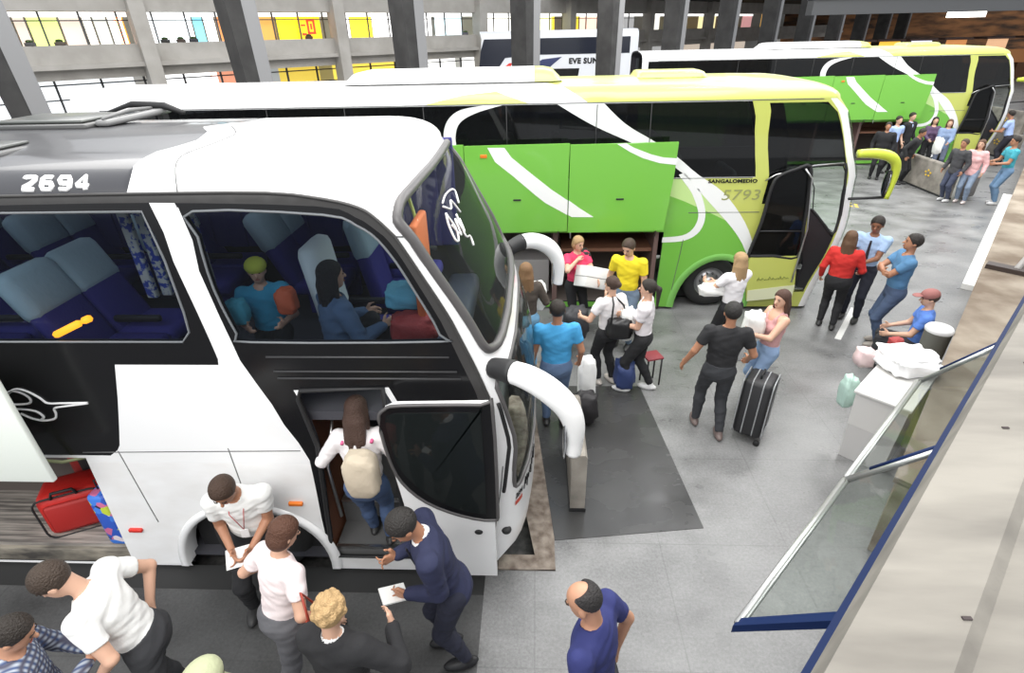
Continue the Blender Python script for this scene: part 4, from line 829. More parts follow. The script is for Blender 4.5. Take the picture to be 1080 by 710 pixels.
# ------------------------------------------------------------ people: every body is meshed from one smooth distance field
def surfnet(F, o, h):
    """naive surface nets on a signed field"""
    S = F < 0; nx, ny, nz = F.shape
    c = np.zeros((nx-1, ny-1, nz-1), np.int8)
    for a in (0, 1):
        for b in (0, 1):
            for d in (0, 1): c += S[a:nx-1+a, b:ny-1+b, d:nz-1+d]
    act = (c > 0) & (c < 8); idx = np.argwhere(act)
    if len(idx) == 0: return np.zeros((0, 3)), np.zeros((0, 4), int)
    lut = -np.ones(act.shape, np.int32); lut[act] = np.arange(len(idx))
    acc = np.zeros((len(idx), 3)); cnt = np.zeros(len(idx))
    cor = [(a, b, d) for a in (0, 1) for b in (0, 1) for d in (0, 1)]
    for i, p in enumerate(cor):
        for q in cor[i+1:]:
            if sum(abs(p[k]-q[k]) for k in range(3)) != 1: continue
            fp = F[idx[:, 0]+p[0], idx[:, 1]+p[1], idx[:, 2]+p[2]]; fq = F[idx[:, 0]+q[0], idx[:, 1]+q[1], idx[:, 2]+q[2]]
            m = (fp < 0) != (fq < 0); t = np.where(m, fp/np.where(m, fp-fq, 1), 0)
            for k in range(3): acc[:, k] += np.where(m, p[k]+(q[k]-p[k])*t, 0)
            cnt += m
    V = (idx+acc/cnt[:, None])*h+o; faces = []
    for ax in range(3):
        sl0 = [slice(None)]*3; sl1 = [slice(None)]*3; sl0[ax] = slice(0, -1); sl1[ax] = slice(1, None)
        e = S[tuple(sl0)] != S[tuple(sl1)]; b, d = [(1, 2), (2, 0), (0, 1)][ax]
        w = np.argwhere(e); w = w[(w[:, b] > 0) & (w[:, d] > 0) & (w[:, b] < F.shape[b]-1) & (w[:, d] < F.shape[d]-1)]
        if len(w) == 0: continue
        ub = np.zeros(3, int); ub[b] = 1; ud = np.zeros(3, int); ud[d] = 1
        q = np.stack([lut[tuple((w-ub-ud).T)], lut[tuple((w-ud).T)], lut[tuple(w.T)], lut[tuple((w-ub).T)]], 1)
        ins = S[tuple(w.T)]; q[~ins] = q[~ins][:, ::-1]; faces.append(q)
    return V, np.concatenate(faces)
def V3(*a): return np.array(a, float)
class Group:
    def __init__(s, k=.02): s.p = []; s.cuts = []; s.k = k
    def cone(s, a, b, ra, rb, k=None): s.p.append(('c', V3(*a), V3(*b), ra, rb, s.k if k is None else k)); return s
    def ell(s, c, r, R=None, k=None): s.p.append(('e', V3(*c), V3(*r), np.eye(3) if R is None else R, 0, s.k if k is None else k)); return s
    def cut(s, p, n): s.cuts.append((V3(*p), V3(*n)/np.linalg.norm(n))); return s   # keeps the side n points away from
    def bounds(s):
        lo = []; hi = []
        for q in s.p:
            if q[0] == 'c':
                lo.append(np.minimum(q[1]-q[3], q[2]-q[4])); hi.append(np.maximum(q[1]+q[3], q[2]+q[4]))
            else: m = max(q[2]); lo.append(q[1]-m); hi.append(q[1]+m)
        return np.min(lo, 0), np.max(hi, 0)
def smin(a, b, k):
    if k <= 0: return np.minimum(a, b)
    h = np.clip(.5+.5*(b-a)/k, 0, 1); return b+(a-b)*h-k*h*(1-h)
def evalgroup(g, o, h, n):
    F = np.full(n, .3, np.float32)
    for q in g.p:
        if q[0] == 'c': lo = np.minimum(q[1]-q[3], q[2]-q[4]); hi = np.maximum(q[1]+q[3], q[2]+q[4])
        else: m = max(q[2]); lo = q[1]-m; hi = q[1]+m
        pad = q[5]+2.5*h; i0 = np.maximum(((lo-pad-o)/h).astype(int), 0); i1 = np.minimum(((hi+pad-o)/h).astype(int)+2, n)
        if (i1 <= i0).any(): continue
        X, Y, Z = np.meshgrid(*[o[k]+h*np.arange(i0[k], i1[k]) for k in range(3)], indexing='ij')
        if q[0] == 'c':
            a, b = q[1], q[2]; ab = b-a; L2 = max(ab @ ab, 1e-9); t = np.clip(((X-a[0])*ab[0]+(Y-a[1])*ab[1]+(Z-a[2])*ab[2])/L2, 0, 1)
            d = np.sqrt((X-a[0]-ab[0]*t)**2+(Y-a[1]-ab[1]*t)**2+(Z-a[2]-ab[2]*t)**2)-(q[3]+(q[4]-q[3])*t)
        else:
            R = q[3]; dx, dy, dz_ = X-q[1][0], Y-q[1][1], Z-q[1][2]; r = q[2]
            u = (R[0, 0]*dx+R[1, 0]*dy+R[2, 0]*dz_)/r[0]; v = (R[0, 1]*dx+R[1, 1]*dy+R[2, 1]*dz_)/r[1]; w = (R[0, 2]*dx+R[1, 2]*dy+R[2, 2]*dz_)/r[2]
            k0 = np.sqrt(u*u+v*v+w*w)+1e-9; k1 = np.sqrt((u/r[0])**2+(v/r[1])**2+(w/r[2])**2)+1e-9; d = k0*(k0-1)/k1
        sl = tuple(slice(i0[k], i1[k]) for k in range(3)); F[sl] = smin(F[sl], d.astype(np.float32), q[5])
    if g.cuts:
        X, Y, Z = [o[k]+h*np.arange(n[k]) for k in range(3)]
        for p, m in g.cuts:
            d = ((X-p[0])*m[0])[:, None, None]+((Y-p[1])*m[1])[None, :, None]+((Z-p[2])*m[2])[None, None, :]; F = np.maximum(F, d.astype(np.float32))
    return F
def mesh_groups(name, groups, h, m, parent=None, join=.02, sub=None, cuts=(), wav=0.):
    lo = np.min([g.bounds()[0] for g in groups], 0)-3*h; hi = np.max([g.bounds()[1] for g in groups], 0)+3*h
    n = np.ceil((hi-lo)/h).astype(int)+1; F = None
    for g in groups:
        f = evalgroup(g, lo, h, n); F = f if F is None else smin(F, f, join)
    if sub:
        for g in sub: F = np.maximum(F, -evalgroup(g, lo, h, n))
    if cuts:
        g = Group(); g.cuts = [(V3(*p), V3(*q)/np.linalg.norm(q)) for p, q in cuts]; X, Y, Z = [lo[k]+h*np.arange(n[k]) for k in range(3)]
        for p, q in g.cuts: F = np.maximum(F, (((X-p[0])*q[0])[:, None, None]+((Y-p[1])*q[1])[None, :, None]+((Z-p[2])*q[2])[None, None, :]).astype(np.float32))
    if wav:
        X, Y, Z = [lo[k]+h*np.arange(n[k]) for k in range(3)]
        X = X[:, None, None]; Y = Y[None, :, None]; Z = Z[None, None, :]
        F = F+wav*(np.sin(38*X+9*np.sin(11*Z))*np.sin(31*Z+20*Y)+.6*np.sin(60*Z-25*X+14*Y)).astype(np.float32)
    V, Q = surfnet(F, lo, h)
    me = bpy.data.meshes.new(name); me.vertices.add(len(V)); me.vertices.foreach_set('co', V.ravel())
    me.loops.add(Q.size); me.loops.foreach_set('vertex_index', Q.ravel().astype(np.int32)); me.polygons.add(len(Q))
    me.polygons.foreach_set('loop_start', np.arange(0, Q.size, 4, dtype=np.int32)); me.polygons.foreach_set('use_smooth', np.ones(len(Q), bool)); me.update(calc_edges=True)
    return link(name, me, m, parent)
def rx(a): c, s = math.cos(a), math.sin(a); return np.array([[1, 0, 0], [0, c, -s], [0, s, c]])
def ry(a): c, s = math.cos(a), math.sin(a); return np.array([[c, 0, s], [0, 1, 0], [-s, 0, c]])
def rz(a): c, s = math.cos(a), math.sin(a); return np.array([[c, -s, 0], [s, c, 0], [0, 0, 1]])
def ik(a, t, l1, l2, pole):
    a, t, pole = V3(*a), V3(*t), V3(*pole); d = t-a; L = np.linalg.norm(d); m = (l1+l2)*.995
    if L > m: t = a+d/L*m; d = t-a; L = m
    if L < abs(l1-l2)*1.05+.01: L = abs(l1-l2)*1.05+.01; t = a+d/np.linalg.norm(d)*L; d = t-a
    u = d/L; x = (l1*l1-l2*l2+L*L)/(2*L); y = math.sqrt(max(l1*l1-x*x, 0)); p = pole-u*(pole @ u); p /= max(np.linalg.norm(p), 1e-6)
    return a+u*x+p*y, t
def hand(g, w, f, pn, th, H, curl, r):
    """palm, four unequal fingers and a side thumb. w wrist, f forearm direction, pn palm normal, th thumb side"""
    f = f/np.linalg.norm(f); pn = pn-f*(pn @ f); pn /= np.linalg.norm(pn); sd = np.cross(f, pn); sd *= 1 if sd @ th > 0 else -1
    g.cone(w, w+f*.02*H, .0155*H, .014*H, .01)
    for k, (o, L) in enumerate(((.0165, .040), (.0055, .045), (-.0055, .042), (-.0165, .034))):
        b = w+f*.050*H+sd*o*H; g.cone(w+f*.012*H+sd*o*.5*H, b, .0105*H, .0085*H, .008)
        d = f.copy(); p = b
        for j, fr in enumerate((.46, .3, .24)):
            a = curl*(.55 if j == 0 else .75); d = d*math.cos(a)+pn*math.sin(a); d /= np.linalg.norm(d); pn_ = pn
            q = p+d*L*fr*H; g.cone(p, q, r*(1-.08*j), r*(.94-.08*j), .003); p = q
            pn2 = pn-d*(pn @ d); pn = pn2/max(np.linalg.norm(pn2), 1e-6)
        pn = pn_ if k == 3 else (np.cross(sd, f) if np.cross(sd, f) @ pn > 0 else -np.cross(sd, f))
    p = w+f*.014*H+sd*.018*H; d = f*.62+sd*.78+pn*.25*curl; d /= np.linalg.norm(d); q = p+d*.026*H; g.cone(p, q, .0095*H, .0085*H, .008)
    d = f*.93+sd*.25+pn*.4*curl; d /= np.linalg.norm(d); g.cone(q, q+d*.026*H, r*1.05, r*.9, .003)
SKINS = dict(a=(.52, .27, .17), b=(.40, .19, .11), c=(.25, .11, .06), d=(.62, .37, .26))
def skinmat(k): return mat('skin_tone_'+k, SKINS[k], .5)
PEOPLE = {}
def person(label, x, y, yaw, H=1.7, z=0., h=.013, skin='b', hair=('short', (.02, .015, .012)), shirt=((.8, .8, .8), 'short'), legs=((.03, .03, .035), 'trousers'), shoes=(.03, .03, .03),
           lean=0., side=0., twist=0., head=(0, 0), hl=None, hr=None, pl=None, pr=None, fl=None, fr=None, hip=None, female=False, curl=.7, group=None, glasses=False, build=1., hide_legs=False, belt=None, tie=None, collar=None, foot_yaw=0., name='person', headside=0.):
    root = empty(name, (x, y, z), math.radians(yaw), label, 'person', group)
    PEOPLE[label[:18]] = root
    s = H; hz = (hip if hip is not None else .515)*s; Pv = V3(0, 0, hz); R = rz(math.radians(twist)) @ rx(-math.radians(lean)) @ ry(math.radians(side))
    T = lambda a, b, c: Pv+R @ (V3(a, b, c)*s)
    sw = .108*(.9 if female else 1)*build**.5; hw = .054*(1.05 if female else 1); bd = build
    shl, shr = T(-sw, 0, .285), T(sw, 0, .285); nb = T(0, -.005, .305)
    Rh = rz(math.radians(twist*.5)) @ rx(-math.radians(lean*.6)) @ rz(math.radians(head[1])) @ rx(-math.radians(head[0])) @ ry(math.radians(side*.5+headside))
    hc = nb + R @ (V3(0, .006, .03)*s) + Rh @ (V3(0, .004, .088)*s)
    Hd = lambda a, b, c: hc+Rh @ (V3(a, b, c)*s)
    hl = hl if hl is not None else (-.16, .05, .52); hr = hr if hr is not None else (.16, .05, .52)
    fl = fl if fl is not None else (-.06, .02, 0); fr = fr if fr is not None else (.06, -.02, 0)
    el, wl = ik(shl, V3(*hl)*s, .168*s, .142*s, pl or (-.5, -1, -.4)); er, wr = ik(shr, V3(*hr)*s, .168*s, .142*s, pr or (.5, -1, -.4))
    hpl, hpr = Pv+R @ V3(-hw*s, 0, -.01*s), Pv+R @ V3(hw*s, 0, -.01*s)
    kl, al = ik(hpl, V3(*fl)*s+V3(0, 0, .045*s), .245*s, .245*s, (0, 1, 0.01)); kr, ar = ik(hpr, V3(*fr)*s+V3(0, 0, .045*s), .245*s, .245*s, (0, 1, .01))
    fy = math.radians(foot_yaw)
    def torso(inf, k=.05):
        g = Group(k); g.ell(T(0, .0, .205), V3(.094*bd+inf/s, .062*bd+inf/s, .125)*s, R).ell(T(0, .006, .085), V3(.084*bd+inf/s, .06*bd+inf/s, .10)*s, R).ell(T(0, -.004, -.005), V3((.094 if female else .089)*bd+inf/s, .066*bd+inf/s, .072)*s, R)
        g.cone(T(-sw*.86, 0, .272), T(sw*.86, 0, .272), .038*s+inf, .038*s+inf).cone(T(0, 0, .27), T(0, -.004, .30), .045*s+inf, .034*s+inf)
        if female: g.ell(T(-.038, .05, .19), V3(.036, .03, .036)*s+inf, R, .03).ell(T(.038, .05, .19), V3(.036, .03, .036)*s+inf, R, .03)
        return g
    def arm(g, S_, E_, W_, inf, t0=0, t1=2.):
        g.cone(S_, S_+(E_-S_)*min(t1, 1), .034*s+inf, (.034+(.0235-.034)*min(t1, 1))*s+inf, .02)
        if t1 > 1: g.cone(E_, E_+(W_-E_)*(t1-1), .0235*s+inf, (.0235+(.016-.0235)*(t1-1))*s+inf*.8, .015)
        return g
    def leg(g, A, K_, F_, inf, t1=2.):
        g.cone(A, A+(K_-A)*min(t1, 1), .052*s+inf, .034*s+inf*1.1, .03)
        if t1 > 1:
            b = K_+(F_-K_)*.35+V3(0, -.008, 0)*s; g.cone(K_, b, .033*s+inf*1.1, .031*s+inf*1.25, .02).cone(b, K_+(F_-K_)*(t1-1), .031*s+inf*1.25, (.031+(.0195-.031)*(t1-1))*s+inf*1.4, .02)
        return g
    def foot(g, A, inf):
        d = rz(fy) @ V3(0, 1, 0); c = V3(A[0], A[1], A[2]-.045*s+.022*s)+d*.028*s
        g.ell(c, V3(.026*s+inf, .076*s+inf, .024*s+inf), rz(fy), .02); return g
    # body
    tb = torso(0); nk = Group(.02).cone(nb-R @ V3(0, 0, .02*s), Hd(0, -.012, -.035), .031*s, .029*s)
    hd = Group(.02).ell(Hd(0, -.004, .012), V3(.0455, .056, .055)*s, Rh).ell(Hd(0, .012, -.026), V3(.036, .040, .043)*s, Rh, .025).cone(Hd(0, .052, .0), Hd(0, .064, -.016), .006*s, .0085*s, .008)
    for sx in (-1, 1): hd.ell(Hd(sx*.046, -.006, -.008), V3(.007, .013, .018)*s, Rh, .004)
    hd.ell(Hd(0, .034, -.052), V3(.017, .014, .012)*s, Rh, .012)
    al_, ar_ = Group(.02), Group(.02); arm(al_, shl, el, wl, 0); arm(ar_, shr, er, wr, 0)
    fr_ = max(.0052*s, h*.62)
    for g, E_, W_, th in ((al_, el, wl, 1), (ar_, er, wr, -1)):
        f = W_-E_; f /= np.linalg.norm(f); inward = V3(th, 0, 0)+V3(0, -.2, 0); pn = inward-f*(inward @ f)
        if np.linalg.norm(pn) < .3: pn = V3(0, 0, -1)-f*(-f[2])
        tdir = V3(0, .6, .8); 
        hg = Group(.008); hand(hg, W_, f, pn, tdir, s, curl, fr_); g.p += hg.p
    groups = [tb, nk, hd, al_, ar_]
    if not hide_legs:
        gl, gr = Group(.02), Group(.02); leg(gl, hpl, kl, al, 0); foot(gl, al, 0); leg(gr, hpr, kr, ar, 0); foot(gr, ar, 0); groups += [gl, gr]
    mesh_groups('body', groups, h, skinmat(skin), root, .018)
    # eyes, brows, mouth
    if h < .018:
        b_ = MB()
        for sx in (-1, 1):
            MB().ell(Hd(sx*.018, .0475, .002), V3(.0062, .005, .0036)*s, Matrix(Rh.tolist()), 6).build('eye', mat('dark_eye', (.03, .02, .018), .2), root)
            b_.tube([tuple(Hd(sx*.009, .0545, .013)), tuple(Hd(sx*.019, .054, .016)), tuple(Hd(sx*.028, .047, .012))], .0022*s, 5)
        b_.build('eyebrows', mat('brow_hair', (.03, .02, .015), .8), root)
        MB().ell(Hd(0, .0525, -.036), V3(.014, .004, .0045)*s, Matrix(Rh.tolist()), 6).build('mouth', mat('lips', (.35, .11, .08), .5), root)
        if glasses:
            gm = MB()
            for sx in (-1, 1): gm.tube([tuple(Hd(sx*.02+.014*math.cos(a), .062, .002+.010*math.sin(a))) for a in np.linspace(0, 2*PI, 12)[:-1]], .0015*s, 5, True).tube([tuple(Hd(sx*.034, .062, .002)), tuple(Hd(sx*.049, .0, .0))], .0015*s, 5)
            gm.build('glasses', RUBBER, root)
    # hair
    st, hcol = hair; hm = mat('hair_%d_%d_%d' % tuple(int(c*999) for c in hcol), hcol, .6, bump=.8, bscale=90)
    if st:
        gh = Group(.02); gh.ell(Hd(0, -.008, .018), V3(.0535, .062, .0585)*s, Rh)
        back = .012 if st != 'bald' else -.045
        nrm = Rh @ V3(0, .78, -.62); extra = []
        cutp = Hd(0, .022 if st != 'bald' else -.026, .010)
        gh.cut(cutp, nrm)
        if st == 'bald': gh.cut(Hd(0, 0, .048), Rh @ V3(0, .25, .97))
        gh.cut(Hd(0, 0, -.040), Rh @ V3(0, .0, -1))
        gs = [gh]
        if st in ('long', 'blonde'):
            g2 = Group(.03); g2.ell(Hd(0, -.035, -.025), V3(.052, .036, .06)*s, Rh).cone(Hd(-.034, -.036, -.05), Hd(-.044, -.052, -.155), .024*s, .010*s).cone(Hd(.034, -.036, -.05), Hd(.044, -.052, -.155), .024*s, .010*s).cone(Hd(-.012, -.045, -.05), Hd(-.018, -.060, -.185), .028*s, .010*s).cone(Hd(.012, -.045, -.05), Hd(.02, -.060, -.175), .028*s, .010*s)
            g2.cone(Hd(-.046, -.005, .0), Hd(-.052, -.005, -.09), .014*s, .012*s).cone(Hd(.046, -.005, .0), Hd(.052, -.005, -.09), .014*s, .012*s); gs.append(g2)
        if st == 'pony':
            gs.append(Group(.02).cone(Hd(0, -.055, .02), Hd(0, -.085, .0), .018*s, .02*s).cone(Hd(0, -.085, .0), Hd(.0, -.085, -.16), .022*s, .008*s))
        if st == 'bun': gs.append(Group(.02).ell(Hd(0, -.064, .015), V3(.026, .024, .026)*s, Rh))
        if st == 'curly':
            for k in range(26):
                a = 2.4*k; zz = 1-k/20; r_ = math.sqrt(max(0, 1-min(abs(zz), 1)**2))
                if r_*math.sin(a) > .55 and zz < .6: continue
                gs[0].ell(Hd(.047*r_*math.cos(a), -.008+.056*r_*math.sin(a), .018+.052*zz), V3(.016, .016, .016)*s, Rh, .006)
            gh.cuts = gh.cuts[:1]
        if st == 'bob': gs.append(Group(.02).ell(Hd(0, -.02, -.018), V3(.054, .05, .055)*s, Rh).cut(Hd(0, .012, 0), Rh @ V3(0, 1, -.1)))
        mesh_groups('hair', gs, h*.9, hm, root, .012)
    # top
    (scol, sl) = shirt[:2]; smat_ = shirt[2] if len(shirt) > 2 else mat('cloth_%d_%d_%d' % tuple(int(c*999) for c in scol), scol, .85, bump=.6, bscale=9)
    inf = .020 if sl in ('jacket', 'coat') else .011
    hem = {'short': -.02, 'long': -.02, 'jacket': -.055, 'coat': -.11, 'tank': -.085}.get(sl, -.02)
    gt = torso(inf); gt.cut(T(0, 0, hem), R @ V3(0, 0, -1))
    if sl in ('jacket', 'coat'): gt.ell(T(0, 0, -.04), V3(.098*bd*s, .074*bd*s, .10*s), R); 
    t1 = {'short': .62, 'long': 1.93, 'jacket': 1.95, 'coat': 1.95, 'tank': 0}.get(sl, .6); gg = [gt]
    if t1:
        for S_, E_, W_ in ((shl, el, wl), (shr, er, wr)):
            g = Group(.02); arm(g, S_, E_, W_, inf+.003 if sl != 'short' else .016, 0, t1)
            if t1 < 1:
                e = E_-S_; g.cut(S_+e*t1*.98, e)
            else:
                e = W_-E_; g.cut(E_+e*(t1-1), e) if False else None
            gg.append(g)
    sub = [Group(.01).cone(nb-R @ V3(0, -.012*s, .006*s), Hd(0, -.0, -.03), .033*s, .05*s)]
    if sl == 'tank': sub += [Group(.01).ell(shl+V3(0, 0, .0), V3(.045, .06, .06)*s), Group(.01).ell(shr, V3(.045, .06, .06)*s), Group(.01).ell(T(0, .03, .29), V3(.05, .05, .06)*s)]
    if sl in ('jacket', 'coat') and collar: sub += [Group(.01).cone(T(0, .085, .31), T(0, .095, .12), .035*s, .008*s)]
    top = mesh_groups({'jacket': 'jacket', 'coat': 'coat', 'tank': 'tank_top'}.get(sl, 'shirt'), gg, h, smat_, root, .02, sub, wav=.0028 if h < .018 else 0)
    if collar:
        g = torso(.009); g.cut(T(0, 0, .10), R @ V3(0, 0, -1)); mesh_groups('shirt_collar', [g, Group(.01).cone(nb-R @ V3(0, 0, .01*s), nb+R @ V3(0, .004*s, .022*s), .04*s, .037*s)], h*.9, mat('collar_%d' % int(collar[0]*99+collar[2]*9), collar, .8), root, .01, [Group(.01).cone(nb, Hd(0, 0, -.02), .0335*s, .034*s)])
    if tie:
        MB().prism([tuple(T(a, .078*bd, b)) for a, b in ((-.008, .285), (.008, .285), (.014, .12), (0, .10), (-.014, .12))], tuple(R @ V3(0, .006, 0))).build('tie', mat('tie_dark', tie, .6), root)
    # legs
    lcol, lt = legs[:2]; lm = mat('cloth_%d_%d_%d' % tuple(int(c*999) for c in lcol), lcol, .9, bump=.6, bscale=9)
    if not hide_legs:
        pg = Group(.04).ell(T(0, -.004, -.005), V3(.095 if female else .09, .069, .075)*s*bd+.009, R).ell(T(0, .004, .05), V3(.084*bd*s+.008, .06*bd*s+.008, .06*s), R)
        pg.cut(T(0, 0, .055), R @ V3(0, 0, 1))
        if lt == 'skirt':
            g = Group(.03).cone(T(0, 0, -.03), (hpl+hpr)/2+(kl+kr)/2*0+V3(0, 0, -.2*s), .085*s, .12*s); g.cut((hpl+hpr)/2+V3(0, 0, -.22*s), (0, 0, -1)); mesh_groups('skirt', [pg, g], h, lm, root, .03)
        else:
            t1 = {'trousers': 1.96, 'shorts': .8, 'capri': 1.6}[lt]; gs = [pg]
            for A, K_, F_ in ((hpl, kl, al), (hpr, kr, ar)):
                g = Group(.02); leg(g, A, K_, F_, .010, t1); d = (F_-K_) if t1 > 1 else (K_-A); g.cut((K_+d*(t1-1)) if t1 > 1 else A+d*t1, d); gs.append(g)
            mesh_groups('trousers' if lt != 'shorts' else 'shorts', gs, h, lm, root, .02, wav=.0024 if h < .018 else 0)
        shm = mat('shoe_%d_%d' % (int(shoes[0]*99), int(shoes[1]*99)), shoes, .5)
        for A in (al, ar):
            g = Group(.015); foot(g, A, .007); g.cone(A-V3(0, 0, .01*s), A+V3(0, 0, .004*s), .024*s, .022*s); g.cut((0, 0, .001+min(A[2]-.045*s, 9)), (0, 0, -1)); mesh_groups('shoe', [g], min(h, .011), shm, root)
        if belt: MB().tube([tuple(T(.088*bd*math.cos(a), .064*bd*math.sin(a), .045)) for a in np.linspace(0, 2*PI, 20)[:-1]], .009*s, 6, True).build('belt', mat('belt_dark', belt, .5), root)
    return root, dict(wl=wl, wr=wr, T=T, Hd=Hd, Rh=Rh, R=R, s=s, shl=shl, shr=shr, el=el, er=er)
def wp(root, p):
    """a point of a person's own frame in the world"""
    a = root.rotation_euler.z; return Vector((root.location.x+p[0]*math.cos(a)-p[1]*math.sin(a), root.location.y+p[0]*math.sin(a)+p[1]*math.cos(a), root.location.z+p[2]))
# ------------------------------------------------------------ the crowd
W_ = (.82, .82, .80); NAVY = (.018, .022, .06); BLK = (.016, .016, .018); JEAN = (.06, .10, .20); DK = (.02, .014, .01); BRN = (.10, .045, .02); BLD = (.46, .30, .14); LBR = (.22, .12, .055)
def bag_blob(name, label, cat, c, r, m, group=None, parts=None, jit=.1, n=16, e=.62):
    mb = MB(); mb.ell((0, 0, 0), (1, 1, 1), n=n); vs = []; c = Vector(c); ph = c.x*5+c.y*3
    for p in mb.v:
        q = Vector([math.copysign(abs(t)**e, t) for t in p]); L = max(q.length, 1e-6); k = 1+jit*(.55*math.sin(7*p[2]+3*p[0]+ph)+.45*math.sin(11*p[0]-6*p[1]+ph)+.35*math.cos(13*p[1]+9*p[2]))
        vs.append(c+Vector((q.x*r[0]*k*.82, q.y*r[1]*k*.82, q.z*r[2]*(k if p[2] > -.6 else 1)*.86)))
    mb.v = [tuple(v) for v in vs]
    o = mb.build(name, m); return tag(o, label, cat, group)
def plaid(name, c1, c2, c3, sc=9):
    m = bpy.data.materials.new(name); m.use_nodes = True; nt = m.node_tree; L = nt.links; b = nt.nodes['Principled BSDF']; b.inputs['Roughness'].default_value = .85
    tc = nt.nodes.new('ShaderNodeTexCoord'); w1 = nt.nodes.new('ShaderNodeTexWave'); w1.bands_direction = 'X'; w1.inputs['Scale'].default_value = sc; w2 = nt.nodes.new('ShaderNodeTexWave'); w2.bands_direction = 'Z'; w2.inputs['Scale'].default_value = sc
    m1 = nt.nodes.new('ShaderNodeMixRGB'); m1.inputs[1].default_value = (*c1, 1); m1.inputs[2].default_value = (*c2, 1); m2 = nt.nodes.new('ShaderNodeMixRGB'); m2.inputs[2].default_value = (*c3, 1)
    L.new(tc.outputs['Object'], w1.inputs[0]); L.new(tc.outputs['Object'], w2.inputs[0]); L.new(w1.outputs['Fac'], m1.inputs[0]); L.new(m1.outputs[0], m2.inputs[1]); L.new(w2.outputs['Fac'], m2.inputs[0]); L.new(m2.outputs[0], b.inputs['Base Color'])
    return m
NEAR = .0095
# foreground
p, k = person('man in a white T-shirt looking down with one hand on his hip, lower left foreground', -2.56, 2.04, 105, 1.75, h=NEAR, skin='d', hair=('short', (.045, .028, .018)), shirt=(W_, 'short'), legs=((.035, .036, .04), 'trousers'),
              lean=17, side=0, head=(30, 8), hr=(.115, .01, .555), pr=(1, -.5, .1), hl=(-.14, .1, .53), fl=(-.08, -.12, 0), fr=(.06, -.02, 0), curl=.3)
p, k = person('person in a blue plaid shirt clasping both hands at the bottom left corner', -2.95, 1.66, -55, 1.6, h=NEAR, skin='a', hair=('short', DK), shirt=((.1, .15, .3), 'long', plaid('blue_plaid', (.05, .09, .22), (.5, .55, .62), (.08, .08, .12))), head=(30, -8), hl=(-.035, .17, .67), hr=(.04, .18, .675), pl=(-.6, .1, -1), pr=(.6, .1, -1), curl=1.1)
p, k = person('young man in a white shirt and red lanyard reading papers against the coach', -2.34, 3.06, 196, 1.7, z=.0, h=NEAR, skin='b', hair=('short', (.05, .025, .014)), shirt=(W_, 'short'), legs=(BLK, 'trousers'), hip=.44, lean=12, head=(34, -14), hl=(-.03, .17, .50), hr=(.06, .16, .50), fl=(-.10, .14, 0), fr=(.08, .12, 0), curl=.8)
lan = MB(); T = k['T']
for sx in (-1, 1): lan.tube([tuple(T(.035*sx, .01, .31)), tuple(T(.03*sx, .072, .26)), tuple(T(.0, .082, .14))], .004, 5)
o = lan.build('lanyard', mat('red_lanyard', (.5, .12, .12), .7)); o.parent = p
MB().box(-.03, .03, -.003, .003, -.04, .04, M=Matrix.Translation(T(0, .09, .12))).build('badge_card', mat('card_white', (.75, .75, .75), .5), o)
a = wp(p, (k['wl']+k['wr'])/2+V3(0, .05, -.03)); pm = MB(); pm.box(-.11, .11, -.075, .075, 0, .006, M=Matrix.Translation(a) @ Matrix.Rotation(.4, 4, 'Z') @ Matrix.Rotation(.5, 4, 'X'))
tag(pm.build('paper_sheet', mat('paper', (.8, .8, .78), .7)), 'white papers in the hands of the young man sitting against the coach', 'paper')
p, k = person('woman with brown hair and a pale pink top walking away past the coach wheel', -1.76, 2.24, -32, 1.62, h=NEAR, skin='d', hair=('bob', (.09, .035, .018)), shirt=((.80, .70, .70), 'short'), legs=((.12, .12, .13), 'trousers'), female=True, lean=14, head=(18, -10), hl=(-.2, .12, .6), hr=(.2, .1, .55), fl=(-.06, .22, 0), fr=(.06, -.2, 0.03))
rb = bag_blob('handbag', 'red handbag at the side of the woman in the pale pink top', 'handbag', (-1.40, 2.08, .95), (.10, .13, .14), mat('red_leather', (.35, .05, .03), .5))
MB().tube([(-1.40, 2.0, 1.06), (-1.46, 2.1, 1.3), (-1.40, 2.16, 1.06)], .01).build('strap', mat('red_leather', (.35, .05, .03)), rb)
p, k = person('person with curly blond hair and a black jacket seen from behind at the bottom edge', -1.15, 1.80, -10, 1.62, h=NEAR, skin='d', hair=('curly', BLD), shirt=(BLK, 'jacket'), collar=(.75, .75, .74), head=(14, 0), hr=(.15, .14, .72), pr=(1, -.1, -.7), hl=(-.15, .18, .56), female=True, curl=.5)
p, k = person('man in a navy suit and white shirt bending over papers beside the open coach door', -.60, 2.49, 106, 1.74, h=NEAR, skin='b', hair=('short', (.02, .017, .015)), shirt=(NAVY, 'jacket'), collar=(.78, .78, .78), legs=((.016, .018, .035), 'trousers'), shoes=(.012, .012, .014), lean=16, head=(30, 10), hl=(-.05, .17, .57), hr=(.09, .20, .64), fl=(-.05, -.03, 0), fr=(.07, .02, 0), tie=(.02, .02, .03), curl=.8)
dv = (k['wl']-k['el']); a = wp(p, k['wl']+dv/np.linalg.norm(dv)*.13); pm = MB(); pm.box(-.09, .09, -.07, .07, 0, .012, M=Matrix.Translation(a) @ Matrix.Rotation(.5, 4, 'Z') @ Matrix.Rotation(.25, 4, 'Y'))
tag(pm.build('ticket_papers', mat('paper', (.8, .8, .78))), 'bundle of white tickets held by the man in the navy suit', 'paper')
p, k = person('person in an olive cap cut by the bottom edge, low in the foreground', -1.66, 1.53, 150, 1.56, h=.011, skin='b', hair=('short', DK), shirt=((.26, .27, .17), 'short'), head=(20, 0))
cap = MB(); R4 = Matrix(k['Rh'].tolist()).to_4x4()
